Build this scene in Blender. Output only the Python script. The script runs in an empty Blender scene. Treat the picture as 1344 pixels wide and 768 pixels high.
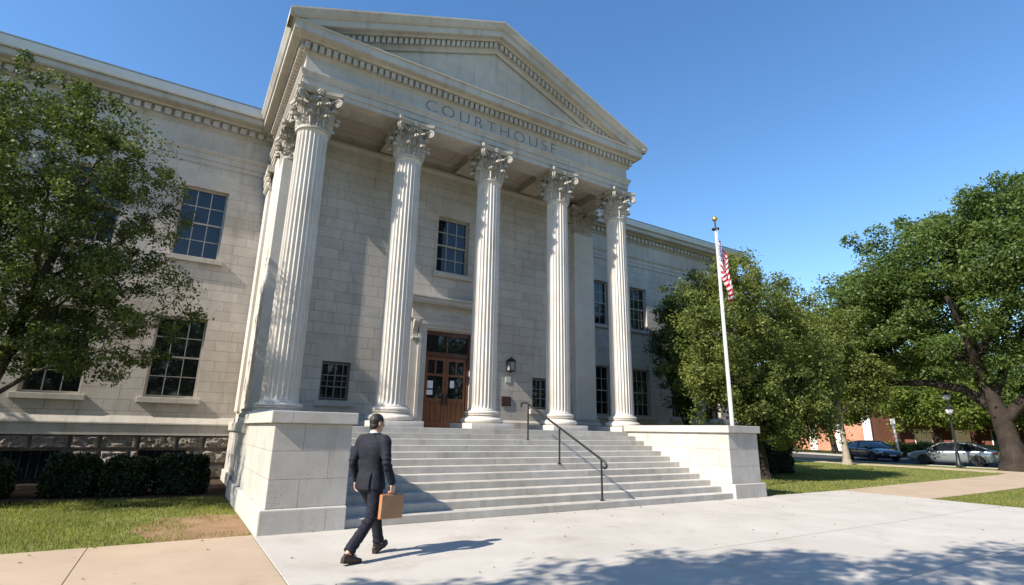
SUN_E, SKY_S, EXPO = 4.9, .135, .86
SKY_AIR, SKY_DUST, SKY_OZ, SKY_ALT = 1.0, .2, 1.2, 0
import bpy, bmesh, math, random
import numpy as np
from mathutils import Vector, Matrix, Quaternion
from mathutils import noise as mnoise
random.seed(7); RNG = np.random.default_rng(11)
R = math.radians
scene = bpy.context.scene
COL = scene.collection
PI = math.pi

# ------------------------------------------------------------------ helpers
class MB:
    """collects faces, then links them as ONE mesh object"""
    def __init__(s): s.v = []; s.f = []
    def add(s, vs, fs):
        o = len(s.v); s.v.extend([tuple(p) for p in vs]); s.f.extend([tuple(i + o for i in f) for f in fs]); return s
    def bm(s, bm, M=None):
        bm.verts.ensure_lookup_table()
        for i, q in enumerate(bm.verts): q.index = i
        vs = [(M @ q.co if M else q.co) for q in bm.verts]
        s.add(vs, [[q.index for q in f.verts] for f in bm.faces]); bm.free(); return s
    def box(s, x0, x1, y0, y1, z0, z1, bev=0, M=None):
        if bev:
            bm = bmesh.new(); bmesh.ops.create_cube(bm, size=1)
            for q in bm.verts:
                q.co = Vector((x0 + (q.co.x + .5) * (x1 - x0), y0 + (q.co.y + .5) * (y1 - y0), z0 + (q.co.z + .5) * (z1 - z0)))
            bmesh.ops.bevel(bm, geom=bm.edges[:], offset=bev, segments=2, profile=.6, affect='EDGES')
            return s.bm(bm, M)
        vs = [(x0,y0,z0),(x1,y0,z0),(x1,y1,z0),(x0,y1,z0),(x0,y0,z1),(x1,y0,z1),(x1,y1,z1),(x0,y1,z1)]
        if M: vs = [M @ Vector(p) for p in vs]
        return s.add(vs, [(0,3,2,1),(4,5,6,7),(0,1,5,4),(1,2,6,5),(2,3,7,6),(3,0,4,7)])
    def quad(s, a, b, c, d): return s.add([a,b,c,d], [(0,1,2,3)])
    def lathe(s, prof, n=32, c=(0,0), fn=None):
        vs = []; fs = []
        for r, z in prof:
            for k in range(n):
                a = 2*PI*k/n; rr = fn(a, r, z) if fn else r
                vs.append((c[0] + rr*math.cos(a), c[1] + rr*math.sin(a), z))
        m = len(prof)
        for j in range(m-1):
            for k in range(n):
                k2 = (k+1) % n
                fs.append((j*n+k, j*n+k2, (j+1)*n+k2, (j+1)*n+k))
        fs.append(tuple(range(n-1,-1,-1))); fs.append(tuple((m-1)*n+k for k in range(n)))
        return s.add(vs, fs)
    def tube(s, pts, rad, n=8, cap=True):
        pts = [Vector(p) for p in pts]
        if not hasattr(rad, '__len__'): rad = [rad]*len(pts)
        vs = []; fs = []; up = None
        for i, p in enumerate(pts):
            d = (pts[min(i+1, len(pts)-1)] - pts[max(i-1, 0)]).normalized()
            if up is None:
                up = Vector((0,0,1)) if abs(d.z) < .9 else Vector((1,0,0))
            a = d.cross(up).normalized(); b = a.cross(d).normalized(); up = b
            for k in range(n):
                t = 2*PI*k/n
                vs.append(p + (a*math.cos(t) + b*math.sin(t))*rad[i])
        for j in range(len(pts)-1):
            for k in range(n):
                k2 = (k+1) % n
                fs.append((j*n+k, j*n+k2, (j+1)*n+k2, (j+1)*n+k))
        if cap:
            fs.append(tuple(range(n-1,-1,-1))); fs.append(tuple((len(pts)-1)*n+k for k in range(n)))
        return s.add(vs, fs)
    def sweep(s, prof, path, closed_prof=True):
        """profile (outward offset, z) along a polyline in XY; outward = right-hand side of the travel direction"""
        P = [Vector((p[0], p[1])) for p in path]; vs = []; fs = []; n = len(prof)
        for i, p in enumerate(P):
            ns = []
            if i > 0: d = (P[i]-P[i-1]).normalized(); ns.append(Vector((d.y, -d.x)))
            if i < len(P)-1: d = (P[i+1]-P[i]).normalized(); ns.append(Vector((d.y, -d.x)))
            if len(ns) == 2:
                m = (ns[0]+ns[1]).normalized(); m = m / max(.2, m.dot(ns[0]))
            else: m = ns[0]
            for o, z in prof: vs.append((p.x + m.x*o, p.y + m.y*o, z))
        for i in range(len(P)-1):
            for k in range(n if closed_prof else n-1):
                k2 = (k+1) % n
                fs.append((i*n+k, i*n+k2, (i+1)*n+k2, (i+1)*n+k))
        if closed_prof:
            fs.append(tuple(range(n-1,-1,-1))); fs.append(tuple((len(P)-1)*n+k for k in range(n)))
        return s.add(vs, fs)
    def sphere(s, c, r, seg=16, ring=10, M=None):
        if not hasattr(r, '__len__'): r = (r, r, r)
        bm = bmesh.new(); bmesh.ops.create_uvsphere(bm, u_segments=seg, v_segments=ring, radius=1)
        for q in bm.verts:
            q.co = Vector((q.co.x*r[0], q.co.y*r[1], q.co.z*r[2]))
            if M: q.co = M @ q.co
            q.co += Vector(c)
        return s.bm(bm)
    def mesh(s, name):
        me = bpy.data.meshes.new(name); me.from_pydata(s.v, [], s.f); me.update(); return me
    def build(s, name, mat, parent=None, smooth=None, fixn=True, uv=True):
        me = s.mesh(name)
        if fixn:
            bm = bmesh.new(); bm.from_mesh(me); bmesh.ops.recalc_face_normals(bm, faces=bm.faces[:]); bm.to_mesh(me); bm.free()
        return link(name, me, mat, parent, smooth, uv)

def box_uv(me):
    nl = len(me.loops)
    if not nl: return
    uvl = me.uv_layers.new(name='UVMap')
    co = np.empty(len(me.vertices)*3); me.vertices.foreach_get('co', co); co = co.reshape(-1,3)
    vi = np.empty(nl, int); me.loops.foreach_get('vertex_index', vi)
    npoly = len(me.polygons)
    nor = np.empty(npoly*3); me.polygons.foreach_get('normal', nor); nor = nor.reshape(-1,3)
    lt = np.empty(npoly, int); me.polygons.foreach_get('loop_total', lt)
    n = np.repeat(np.abs(nor), lt, axis=0); c = co[vi]
    uv = np.empty((nl,2))
    top = n[:,2] > .75; side = (~top) & (n[:,0] > n[:,1])
    uv[:,0] = np.where(side, c[:,1], c[:,0]); uv[:,1] = np.where(top, c[:,1], c[:,2])
    uvl.data.foreach_set('uv', uv.ravel())

def link(name, me, mat, parent=None, smooth=None, uv=True):
    o = bpy.data.objects.new(name, me); COL.objects.link(o)
    if mat: me.materials.append(mat)
    if uv: box_uv(me)
    if smooth:
        me.polygons.foreach_set('use_smooth', [True]*len(me.polygons))
        if smooth is not True: me.set_sharp_from_angle(angle=R(smooth))
    if parent: o.parent = parent
    return o

def tag(o, label, cat, group=None, kind=None):
    if label: o['label'] = label
    if cat: o['category'] = cat
    if group: o['group'] = group
    if kind: o['kind'] = kind
    return o
def structure(o): o['kind'] = 'structure'; return o
def thing(name, label, cat, loc=(0,0,0), rotz=0, group=None):
    o = bpy.data.objects.new(name, None); COL.objects.link(o); o.empty_display_size = .2
    o.location = loc; o.rotation_euler = (0,0,rotz)
    return tag(o, label, cat, group)
def copy_tree(o, parent=None):
    c = o.copy(); COL.objects.link(c); c.parent = parent
    for ch in [q for q in COL.objects if q.parent == o]: copy_tree(ch, c)
    return c
def evaluated(o):
    dg = bpy.context.evaluated_depsgraph_get()
    return bpy.data.meshes.new_from_object(o.evaluated_get(dg))
def remeshed(mb, voxel, smooth_it=4, fac=.5):
    me = mb.mesh('tmp'); o = bpy.data.objects.new('tmp', me); COL.objects.link(o)
    m = o.modifiers.new('r', 'REMESH'); m.mode = 'VOXEL'; m.voxel_size = voxel
    if smooth_it:
        q = o.modifiers.new('s', 'SMOOTH'); q.factor = fac; q.iterations = smooth_it
    r = evaluated(o); bpy.data.objects.remove(o); return r

# ------------------------------------------------------------------ materials
def new_mat(name):
    m = bpy.data.materials.new(name); m.use_nodes = True
    nt = m.node_tree; b = nt.nodes['Principled BSDF']; return m, nt, b
def N(nt, typ, **kw):
    n = nt.nodes.new(typ)
    for k, v in kw.items(): setattr(n, k, v)
    return n
def ramp(nt, src, stops):
    r = N(nt, 'ShaderNodeValToRGB'); e = r.color_ramp.elements
    e[0].position, e[0].color = stops[0][0], (*stops[0][1], 1)
    e[1].position, e[1].color = stops[-1][0], (*stops[-1][1], 1)
    for p, c in stops[1:-1]:
        q = e.new(p); q.color = (*c, 1)
    nt.links.new(src, r.inputs[0]); return r.outputs[0]
def g3(v): return (v, v, v)
def mix(nt, a, b, fac, mode='MIX'):
    m = N(nt, 'ShaderNodeMix', data_type='RGBA', blend_type=mode)
    for sock, val in ((m.inputs[6], a), (m.inputs[7], b), (m.inputs[0], fac)):
        if isinstance(val, (int, float)): sock.default_value = val
        elif isinstance(val, tuple): sock.default_value = (*val, 1) if len(val) == 3 else val
        else: nt.links.new(val, sock)
    return m.outputs[2]
def noise_tex(nt, vec, scale, detail=4, rough=.55, sc=None):
    n = N(nt, 'ShaderNodeTexNoise'); n.inputs['Scale'].default_value = scale
    n.inputs['Detail'].default_value = detail; n.inputs['Roughness'].default_value = rough
    if sc:
        mp = N(nt, 'ShaderNodeMapping'); mp.inputs['Scale'].default_value = sc; nt.links.new(vec, mp.inputs[0]); vec = mp.outputs[0]
    nt.links.new(vec, n.inputs['Vector']); return n.outputs['Fac']
def plain(name, col, rough=.5, metal=0, spec=.5, bump=0, bscale=60, var=.12, vscale=6, coat=0):
    m, nt, b = new_mat(name); tc = N(nt, 'ShaderNodeTexCoord')
    f = noise_tex(nt, tc.outputs['Object'], vscale, 5)
    c = ramp(nt, f, [(.3, tuple(q*(1-var) for q in col)), (.7, tuple(min(1, q*(1+var)) for q in col))])
    nt.links.new(c, b.inputs['Base Color'])
    b.inputs['Roughness'].default_value = rough; b.inputs['Metallic'].default_value = metal
    b.inputs['Specular IOR Level'].default_value = spec; b.inputs['Coat Weight'].default_value = coat
    if bump:
        f2 = noise_tex(nt, tc.outputs['Object'], bscale, 3)
        bp = N(nt, 'ShaderNodeBump'); bp.inputs['Strength'].default_value = bump; bp.inputs['Distance'].default_value = .01
        nt.links.new(f2, bp.inputs['Height']); nt.links.new(bp.outputs[0], b.inputs['Normal'])
    return m
def stone(name, col, brick=None, off=(0,0), joint=.55, var=.10, bvar=.06, streak=.18, bump=.25, bscale=45, rough=.85, freq=2, squash=1.0, stain=(.62,.55,.47), jw=.006, pits=0):
    m, nt, b = new_mat(name); tc = N(nt, 'ShaderNodeTexCoord')
    ob = tc.outputs['Object']; L = nt.links
    big = noise_tex(nt, ob, .55, 5, .6); mid = noise_tex(nt, ob, 3.2, 6, .65); fine = noise_tex(nt, ob, bscale, 4, .7)
    base = ramp(nt, mid, [(.25, tuple(q*(1-var) for q in col)), (.75, tuple(q*(1+var) for q in col))])
    base = mix(nt, base, ramp(nt, big, [(.35, (.90,.87,.83)), (.65, (1.05,1.05,1.05))]), 1.0, 'MULTIPLY')
    base = mix(nt, base, ramp(nt, fine, [(.3, g3(.93)), (.7, g3(1.05))]), 1.0, 'MULTIPLY')
    if streak:
        st = noise_tex(nt, ob, 1.6, 6, .7, (2.2, 2.2, .22))
        base = mix(nt, base, mix(nt, base, stain, 1.0, 'MULTIPLY'), ramp(nt, st, [(.52, g3(0)), (.78, g3(streak*2))]))
    h = fine
    if brick:
        rh, bw = brick
        mp = N(nt, 'ShaderNodeMapping'); mp.inputs['Location'].default_value = (off[0], off[1], 0); L.new(tc.outputs['UV'], mp.inputs[0])
        bt = N(nt, 'ShaderNodeTexBrick'); bt.offset = .42; bt.offset_frequency = 2; bt.squash = squash; bt.squash_frequency = freq
        L.new(mp.outputs[0], bt.inputs['Vector'])
        for k, v in (('Scale', 1), ('Mortar Size', jw), ('Mortar Smooth', .25), ('Bias', 0), ('Brick Width', bw), ('Row Height', rh)): bt.inputs[k].default_value = v
        bt.inputs['Color1'].default_value = (*g3(1-bvar*1.6), 1); bt.inputs['Color2'].default_value = (1+bvar, 1+bvar*.95, 1+bvar*.85, 1); bt.inputs['Mortar'].default_value = (joint, joint*.97, joint*.92, 1)
        base = mix(nt, base, bt.outputs['Color'], 1.0, 'MULTIPLY')
        ma = N(nt, 'ShaderNodeMath', operation='MULTIPLY_ADD'); L.new(bt.outputs['Fac'], ma.inputs[0]); ma.inputs[1].default_value = -1.6; L.new(fine, ma.inputs[2]); h = ma.outputs[0]
    if pits:
        vo = N(nt, 'ShaderNodeTexVoronoi'); vo.inputs['Scale'].default_value = 24; L.new(ob, vo.inputs['Vector'])
        msk = ramp(nt, noise_tex(nt, ob, 1.3, 3), [(.48, g3(0)), (.58, g3(1))])
        pf = mix(nt, g3(1), ramp(nt, vo.outputs['Distance'], [(.10, g3(.55)), (.34, g3(1))]), msk)
        base = mix(nt, base, pf, pits, 'MULTIPLY')
    L.new(base, b.inputs['Base Color']); b.inputs['Roughness'].default_value = rough; b.inputs['Specular IOR Level'].default_value = .25
    bp = N(nt, 'ShaderNodeBump'); bp.inputs['Strength'].default_value = bump; bp.inputs['Distance'].default_value = .012
    L.new(h, bp.inputs['Height']); L.new(bp.outputs[0], b.inputs['Normal'])
    return m
def leaf_mat(name, dark, light, trans=.3, rough=.5):
    m, nt, b = new_mat(name); L = nt.links
    at = N(nt, 'ShaderNodeAttribute'); at.attribute_name = 'rnd'
    tc = N(nt, 'ShaderNodeTexCoord'); f = noise_tex(nt, tc.outputs['Object'], .7, 3)
    c = ramp(nt, at.outputs['Fac'], [(0, dark), (.7, tuple((a+c_)/2 for a, c_ in zip(dark, light))), (1, light)])
    c = mix(nt, c, ramp(nt, f, [(.35, (.8,.85,.8)), (.65, (1.15,1.12,1.0))]), 1.0, 'MULTIPLY')
    L.new(c, b.inputs['Base Color']); b.inputs['Roughness'].default_value = rough; b.inputs['Specular IOR Level'].default_value = .35
    tr = N(nt, 'ShaderNodeBsdfTranslucent'); L.new(mix(nt, c, (1.25,1.3,.6), 1.0, 'MULTIPLY'), tr.inputs['Color'])
    ms = N(nt, 'ShaderNodeMixShader'); ms.inputs[0].default_value = trans
    L.new(b.outputs[0], ms.inputs[1]); L.new(tr.outputs[0], ms.inputs[2]); L.new(ms.outputs[0], nt.nodes['Material Output'].inputs[0])
    return m

LIME = (.46,.426,.385)
M = {}
M['ashlar'] = stone('ashlar_limestone', LIME, (.335, .92), (0,.02), joint=.55, streak=.26, jw=.008, squash=.72, freq=3, bvar=.055)
M['smooth'] = stone('smooth_limestone', LIME, None, streak=.16, bump=.15)
M['trim'] = stone('trim_limestone', (.455,.425,.385), (3.0, 1.9), joint=.7, streak=.32, bump=.15)
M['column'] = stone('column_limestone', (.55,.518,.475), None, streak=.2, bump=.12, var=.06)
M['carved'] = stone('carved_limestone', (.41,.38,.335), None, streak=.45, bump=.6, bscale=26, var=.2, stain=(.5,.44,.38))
M['granite'] = stone('pale_granite', (.46,.44,.41), (.4367, 1.02), (.30,-.36), joint=.5, streak=.2, pits=.9, bump=.3, bvar=.03, jw=.005)
M['granite_plain'] = stone('dressed_granite', (.48,.46,.43), (1.9, 1.15), (.3,.4), joint=.55, streak=.2, pits=.6, bump=.22, bvar=.02, jw=.005)
M['step'] = stone('stair_granite', (.455,.435,.40), (1.66/12, 2.3), joint=.45, streak=.4, bump=.15, bvar=.07, var=.16, jw=.003, stain=(.72,.70,.66))
M['rock'] = stone('rock_faced_stone', (.20,.175,.15), None, streak=.3, bump=.9, bscale=14, var=.25)
M['ceiling'] = plain('portico_ceiling_plaster', (.42,.36,.29), .9, var=.06)
M['gutter'] = plain('pale_gutter_paint', (.56,.56,.55), .5, var=.06)
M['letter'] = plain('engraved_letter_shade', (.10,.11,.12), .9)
M['roofmetal'] = plain('roof_metal', (.20,.23,.22), .5, .4)
M['glass'], _nt, _b = new_mat('window_glass')
_b.inputs['Base Color'].default_value = (.008,.010,.013,1); _b.inputs['Roughness'].default_value = .03; _b.inputs['IOR'].default_value = 1.62
_tc = N(_nt, 'ShaderNodeTexCoord'); _bp = N(_nt, 'ShaderNodeBump'); _bp.inputs['Strength'].default_value = .04; _bp.inputs['Distance'].default_value = .02
_nt.links.new(noise_tex(_nt, _tc.outputs['Object'], 1.6, 1), _bp.inputs['Height']); _nt.links.new(_bp.outputs[0], _b.inputs['Normal'])
M['sash'] = plain('painted_sash', (.36,.33,.29), .55)
M['darksash'] = plain('dark_sash', (.10,.10,.10), .5)
M['iron'] = plain('black_iron', (.03,.03,.032), .45, .5)
M['railmetal'] = plain('grey_rail_paint', (.035,.037,.04), .4, .6)
M['bars'] = plain('grille_iron', (.16,.16,.16), .6)
M['paper'] = plain('white_paper', (.75,.76,.78), .8, var=.02)
M['plaque_red'] = plain('bronze_plaque', (.07,.028,.022), .45, .3)
M['plaque_pale'] = plain('pale_plaque', (.55,.53,.50), .7)
M['lampglass'] = plain('seeded_glass', (.30,.30,.28), .25)
# wood
def wood(name, c1, c2):
    m, nt, b = new_mat(name); tc = N(nt, 'ShaderNodeTexCoord')
    f = noise_tex(nt, tc.outputs['Object'], 5, 6, .6, (7, 7, .5))
    nt.links.new(ramp(nt, f, [(.3, c1), (.7, c2)]), b.inputs['Base Color']); b.inputs['Roughness'].default_value = .38
    b.inputs['Coat Weight'].default_value = .15
    return m
M['wood'] = wood('varnished_oak', (.10,.032,.012), (.23,.080,.028))
M['wood_dark'] = wood('dark_varnished_oak', (.06,.018,.008), (.12,.038,.014))
# ------------------------------------------------------------------ the courthouse
ZP = 1.66; YW = 5.77; YB = 2.05
house = thing('courthouse', 'pale limestone courthouse with five fluted columns, pediment and two side wings', 'courthouse', (0,0,0))

def wall_y(mb, x0, x1, z0, z1, y, holes, depth=.22):
    """front wall sheet on plane y (facing -y) with rectangular openings and their reveals"""
    xs = sorted({x0, x1, *[h[0] for h in holes], *[h[1] for h in holes]}); zs = sorted({z0, z1, *[h[2] for h in holes], *[h[3] for h in holes]})
    for i in range(len(xs)-1):
        for j in range(len(zs)-1):
            cx, cz = (xs[i]+xs[i+1])/2, (zs[j]+zs[j+1])/2
            if any(h[0] < cx < h[1] and h[2] < cz < h[3] for h in holes): continue
            mb.quad((xs[i],y,zs[j]), (xs[i+1],y,zs[j]), (xs[i+1],y,zs[j+1]), (xs[i],y,zs[j+1]))
    for a, b, c, d in holes:
        e = y + depth
        mb.quad((a,y,c),(a,y,d),(a,e,d),(a,e,c)); mb.quad((b,y,d),(b,y,c),(b,e,c),(b,e,d))
        mb.quad((a,y,d),(b,y,d),(b,e,d),(a,e,d)); mb.quad((b,y,c),(a,y,c),(a,e,c),(b,e,c))

def flat_arch(x0, x1, z, y, h=.62, n=5, parent=None, proud=.002):
    mb = MB(); w = x1 - x0; sp = .30
    for k in range(n):
        a0, a1 = k/n, (k+1)/n; g = .005
        bx0, bx1 = x0 + w*a0 + g, x0 + w*a1 - g
        tx0, tx1 = x0 - sp + (w+2*sp)*a0 + g, x0 - sp + (w+2*sp)*a1 - g
        vs = [(bx0,y-proud,z),(bx1,y-proud,z),(tx1,y-proud,z+h),(tx0,y-proud,z+h),(bx0,y+.03,z),(bx1,y+.03,z),(tx1,y+.03,z+h),(tx0,y+.03,z+h)]
        mb.add(vs, [(0,1,2,3),(4,7,6,5),(0,4,5,1),(1,5,6,2),(2,6,7,3),(3,7,4,0)])
    return mb.build('flat_arch', M['smooth'], parent)

def window(x0, x1, z0, z1, y, cols=3, rows=4, parent=house, mat='sash', arch=True, sill=True, depth=.20, meet=True, muntin=.028, bars=False):
    yf = y + depth; mb = MB(); fw = .065
    mb.box(x0, x0+fw, yf-.05, yf+.06, z0, z1); mb.box(x1-fw, x1, yf-.05, yf+.06, z0, z1)
    mb.box(x0+fw, x1-fw, yf-.05, yf+.06, z1-fw, z1); mb.box(x0+fw, x1-fw, yf-.05, yf+.06, z0, z0+fw*1.2)
    ix0, ix1, iz0, iz1 = x0+fw, x1-fw, z0+fw*1.2, z1-fw
    zm = (iz0+iz1)/2
    if meet: mb.box(ix0, ix1, yf-.03, yf+.05, zm-.028, zm+.028)
    for half, (a, b, dy) in enumerate(((iz0, zm-.028 if meet else iz1, .02), (zm+.028, iz1, 0)) if meet else ((iz0, iz1, 0),)):
        rr = rows//2 if meet else rows
        for k in range(1, cols):
            x = ix0 + (ix1-ix0)*k/cols; mb.box(x-muntin/2, x+muntin/2, yf-.018+dy, yf+.03+dy, a, b)
        for k in range(1, rr):
            z = a + (b-a)*k/rr
            for c in range(cols):
                xa = ix0 + (ix1-ix0)*c/cols + (muntin/2 if c else 0); xb = ix0 + (ix1-ix0)*(c+1)/cols - (muntin/2 if c < cols-1 else 0)
                mb.box(xa, xb, yf-.015+dy, yf+.03+dy, z-muntin/2, z+muntin/2)
    w = mb.build('window', M[mat], parent)
    gl = MB()
    if meet:
        gl.quad((ix0,yf+.03,iz0),(ix1,yf+.03,iz0),(ix1,yf+.032,zm),(ix0,yf+.032,zm)); gl.quad((ix0,yf+.008,zm),(ix1,yf+.008,zm),(ix1,yf+.012,iz1),(ix0,yf+.012,iz1))
    else: gl.quad((ix0,yf+.01,iz0),(ix1,yf+.01,iz0),(ix1,yf+.01,iz1),(ix0,yf+.01,iz1))
    gl.build('pane', M['glass'], w, fixn=False)
    if sill:
        s = MB(); s.box(x0-.14, x1+.14, y-.11, yf-.052, z0-.17, z0-.002, .012); s.build('sill', M['trim'], w)
    if arch: flat_arch(x0, x1, z1+.002, y, parent=w)
    if bars:
        g = MB(); nb = 4
        for k in range(1, nb): x = x0 + (x1-x0)*k/nb; g.tube([(x,y+.07,z0),(x,y+.07,z1)], .013, 6)
        for k in range(0, 4): z = z0 + .07 + (z1-z0-.14)*k/3; g.box(x0, x1, y+.085, y+.097, z-.016, z+.016)
        g.build('grille', M['bars'], w)
    return w

def crenel(mb, a0, a1, P, z0, z1, w, sp, out):
    """toothed strip (dentils) as one connected piece; P maps (along, outward, z) to a point"""
    n = int((a1-a0)/sp); off = ((a1-a0) - n*sp)/2; prof = [(a0, 0)]
    for k in range(n):
        c = a0 + off + sp*(k+.5); prof += [(c-w/2, 0), (c-w/2, out), (c+w/2, out), (c+w/2, 0)]
    prof.append((a1, 0)); m = len(prof)
    vs = [P(a, o, z0) for a, o in prof] + [P(a, o, z1) for a, o in prof]; fs = [(i, i+1, m+i+1, m+i) for i in range(m-1)]
    for k in range(n):
        i = 1 + 4*k; fs += [(i, i+3, i+2, i+1), (m+i, m+i+1, m+i+2, m+i+3)]
    mb.add(vs, fs)
# --- wings -----------------------------------------------------------------
WXL, WXR = -21.0, 21.2
lw = [(-8.62-2.92*k, -7.22-2.92*k) for k in range(5)]
rw = [(9.2+2.75*k, 10.4+2.75*k) for k in range(4)]
holesL = [(a,b,7.05,9.55) for a,b in lw] + [(a,b,2.43,5.0) for a,b in lw]
holesR = [(a,b,6.9,9.2) for a,b in rw] + [(a,b,2.44,4.83) for a,b in rw]
for (xa, xb, hs) in ((WXL, -5.9, holesL), (5.9, WXR, holesR)):
    mb = MB(); wall_y(mb, xa, xb, 1.30, 10.44, YW, hs)
    mb.build('wing_wall', M['ashlar'], house, fixn=False)
    for h in hs: window(*h, YW)
mb = MB()   # end walls, back wall of the block
for xe in (WXL, WXR): mb.box(xe-.2 if xe < 0 else xe, xe if xe < 0 else xe+.2, YW, 24, 0, 12.3)
mb.box(WXL, WXR, 23.8, 24, 0, 12.3)
mb.build('end_wall', M['ashlar'], house)
# entablature of the wings
WP = [(-.25,10.42),(.03,10.42),(.03,10.60),(.055,10.60),(.055,10.80),(.08,10.82),(.13,10.92),(.13,10.98),(.0,10.985),(.0,11.70),(.03,11.72),(.07,11.78),(.10,11.78),(.10,12.08),(.26,12.10),(.30,12.16),(.55,12.18),(.55,12.21),
      (.57,12.21),(.57,12.42),(.60,12.43),(.615,12.52),(.65,12.62),(.655,12.72),(-.25,12.72)]
for xa, xb in ((WXL, -5.98), (5.98, WXR)):
    mb = MB(); mb.sweep(WP, [(xa, YW), (xb, YW)])
    w = mb.build('wing_entablature', M['trim'], house, smooth=30)
    mb = MB(); crenel(mb, xa+.05, xb-.03, lambda a, o, z: (a, YW-.096-o, z), 11.845, 12.055, .19, .29, .115)
    mb.build('dentils', M['trim'], w)
    mb = MB(); mb.sweep([(.63,12.40),(.675,12.43),(.69,12.52),(.715,12.60),(.72,12.715),(.63,12.715)], [(xa, YW), (xb, YW)]); mb.build('gutter', M['gutter'], w, smooth=30)
    mb = MB(); mb.box(xa, xb, YW-.735, YW+.3, 12.722, 12.76)
    mb.build('gutter_edge', M['roofmetal'], w)
mb = MB(); mb.box(WXL, WXR, YW+.3, 24.2, 12.55, 12.74); mb.build('flat_roof', M['roofmetal'], house)
# water table and foundation
for xa, xb in ((WXL, -6.02), (6.02, WXR)):
    mb = MB(); mb.sweep([(-.1,1.30),(.10,1.30),(.10,1.60),(.14,1.615),(.14,1.655),(.02,1.86),(-.1,1.86)], [(xa,YW),(xb,YW)])
    mb.build('water_table', M['trim'], house)

def rough_block(mb, x0, x1, y, z0, z1, amp=.07, seed=0, axis='x'):
    n = max(3, int((x1-x0)/.035)); m = max(3, int((z1-z0)/.035)); vs = []; fs = []
    for j in range(m+1):
        for i in range(n+1):
            u, v = i/n, j/m
            e = min(u*(x1-x0), (1-u)*(x1-x0), v*(z1-z0), (1-v)*(z1-z0))
            x, z = x0 + (x1-x0)*u, z0 + (z1-z0)*v
            k = min(1, e/.06)
            b = k*(.045 + amp*(.7 + .9*mnoise.fractal(Vector((x*4.1+seed, z*5.2, seed*1.7)), .7, 2.2, 5) + .5*abs(mnoise.noise(Vector((x*11+seed, z*13, 2)))))) - .03
            b += k*.02*math.sin(seed)
            vs.append((x, y-b, z) if axis == 'x' else (y-b, x, z))
    for j in range(m):
        for i in range(n):
            a = j*(n+1)+i; fs.append((a, a+1, a+n+2, a+n+1) if axis == 'x' else (a, a+n+1, a+n+2, a+1))
    mb.add(vs, fs)
bwin = [(-11.55,-10.25,.12,.86), (-8.45,-7.25,.30,.86), (-14.6,-13.3,.12,.86), (9.2,10.4,.2,.86), (12.0,13.2,.2,.86), (-17.6,-16.3,.12,.86)]
for xa, xb in ((WXL, -6.0), (6.0, WXR)):
    mb = MB(); mb.box(xa, xb, YW+.035, YW+.3, -.1, 1.31)
    rows = [(.0,.43),(.445,.865),(.88,1.295)]; sd = 0
    for ri, (za, zb) in enumerate(rows):
        x = xb
        while x > xa:
            w = .55 + .55*random.random(); nx = max(xa, x-w); sd += 1
            segs = [(nx+.012, x-.012)]
            if ri < 2:
                for b in bwin:
                    out = []
                    for s in segs:
                        if s[1] <= b[0] or s[0] >= b[1]: out.append(s)
                        else:
                            if s[0] < b[0]: out.append((s[0], b[0]))
                            if s[1] > b[1]: out.append((b[1], s[1]))
                    segs = out
            for s in segs:
                if s[1]-s[0] > .08: rough_block(mb, s[0], s[1], YW, za, zb, .085, sd*.37)
            x = nx
    f = mb.build('foundation', M['rock'], house, fixn=False, smooth=28)
    for b in bwin:
        if xa < b[0] < xb:
            q = MB(); q.box(b[0], b[1], YW+.01, YW+.033, b[2]-.12, b[3]); w = q.build('basement_window', M['glass'], house)
            q = MB()
            for k in range(7): xx = b[0]+.04+(b[1]-b[0]-.08)*k/6; q.tube([(xx,YW-.015,b[2]),(xx,YW-.015,b[3])], .011, 5)
            q.build('grille', M['iron'], w)

# --- portico block: wall, side walls, pilasters --------------------------------
DX0, DX1, DZ1 = -1.02, .68, 4.83
UW = (-.79, .43, 6.89, 8.95); LL = (-4.23, -3.38, 2.39, 3.53); LR = (3.24, 4.09, 2.39, 3.53)
mb = MB(); wall_y(mb, -5.98, 5.98, ZP, 10.6, YB, [(DX0, DX1, ZP, DZ1), UW, LL, LR], .2)
mb.build('portico_wall', M['ashlar'], house, fixn=False)
window(*UW, YB, 3, 4, mat='sash', muntin=.03)
for q in (LL, LR): window(*q, YB, 2, 2, mat='darksash', meet=False, bars=True, depth=.18)
for s in (-1, 1):
    xs = 5.98*s; mb = MB()
    mb.quad((xs,YB,0),(xs,YW,0),(xs,YW,10.66),(xs,YB,10.66))
    mb.build('side_wall', M['column'], house, fixn=False)
mb = MB(); mb.sweep([(-.05,10.0),(.05,10.0),(.05,10.2),(.08,10.2),(.08,10.42),(.16,10.52),(.16,10.6),(.0,10.62),(0,10.9),(.12,10.93),(.16,10.97),(-.05,10.97)], [(-5.06, YB), (5.06, YB)])
mb.build('wall_frieze', M['trim'], house, smooth=30)
for xa, xb in ((-5.06,-1.62),(1.3,5.06)):
    mb = MB(); mb.sweep([(-.05,ZP),(.10,ZP),(.10,ZP+.24),(.06,ZP+.27),(.03,ZP+.32),(-.05,ZP+.32)], [(xa,YB),(xb,YB)])
    mb.build('base_course', M['trim'], house, smooth=30)

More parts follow.
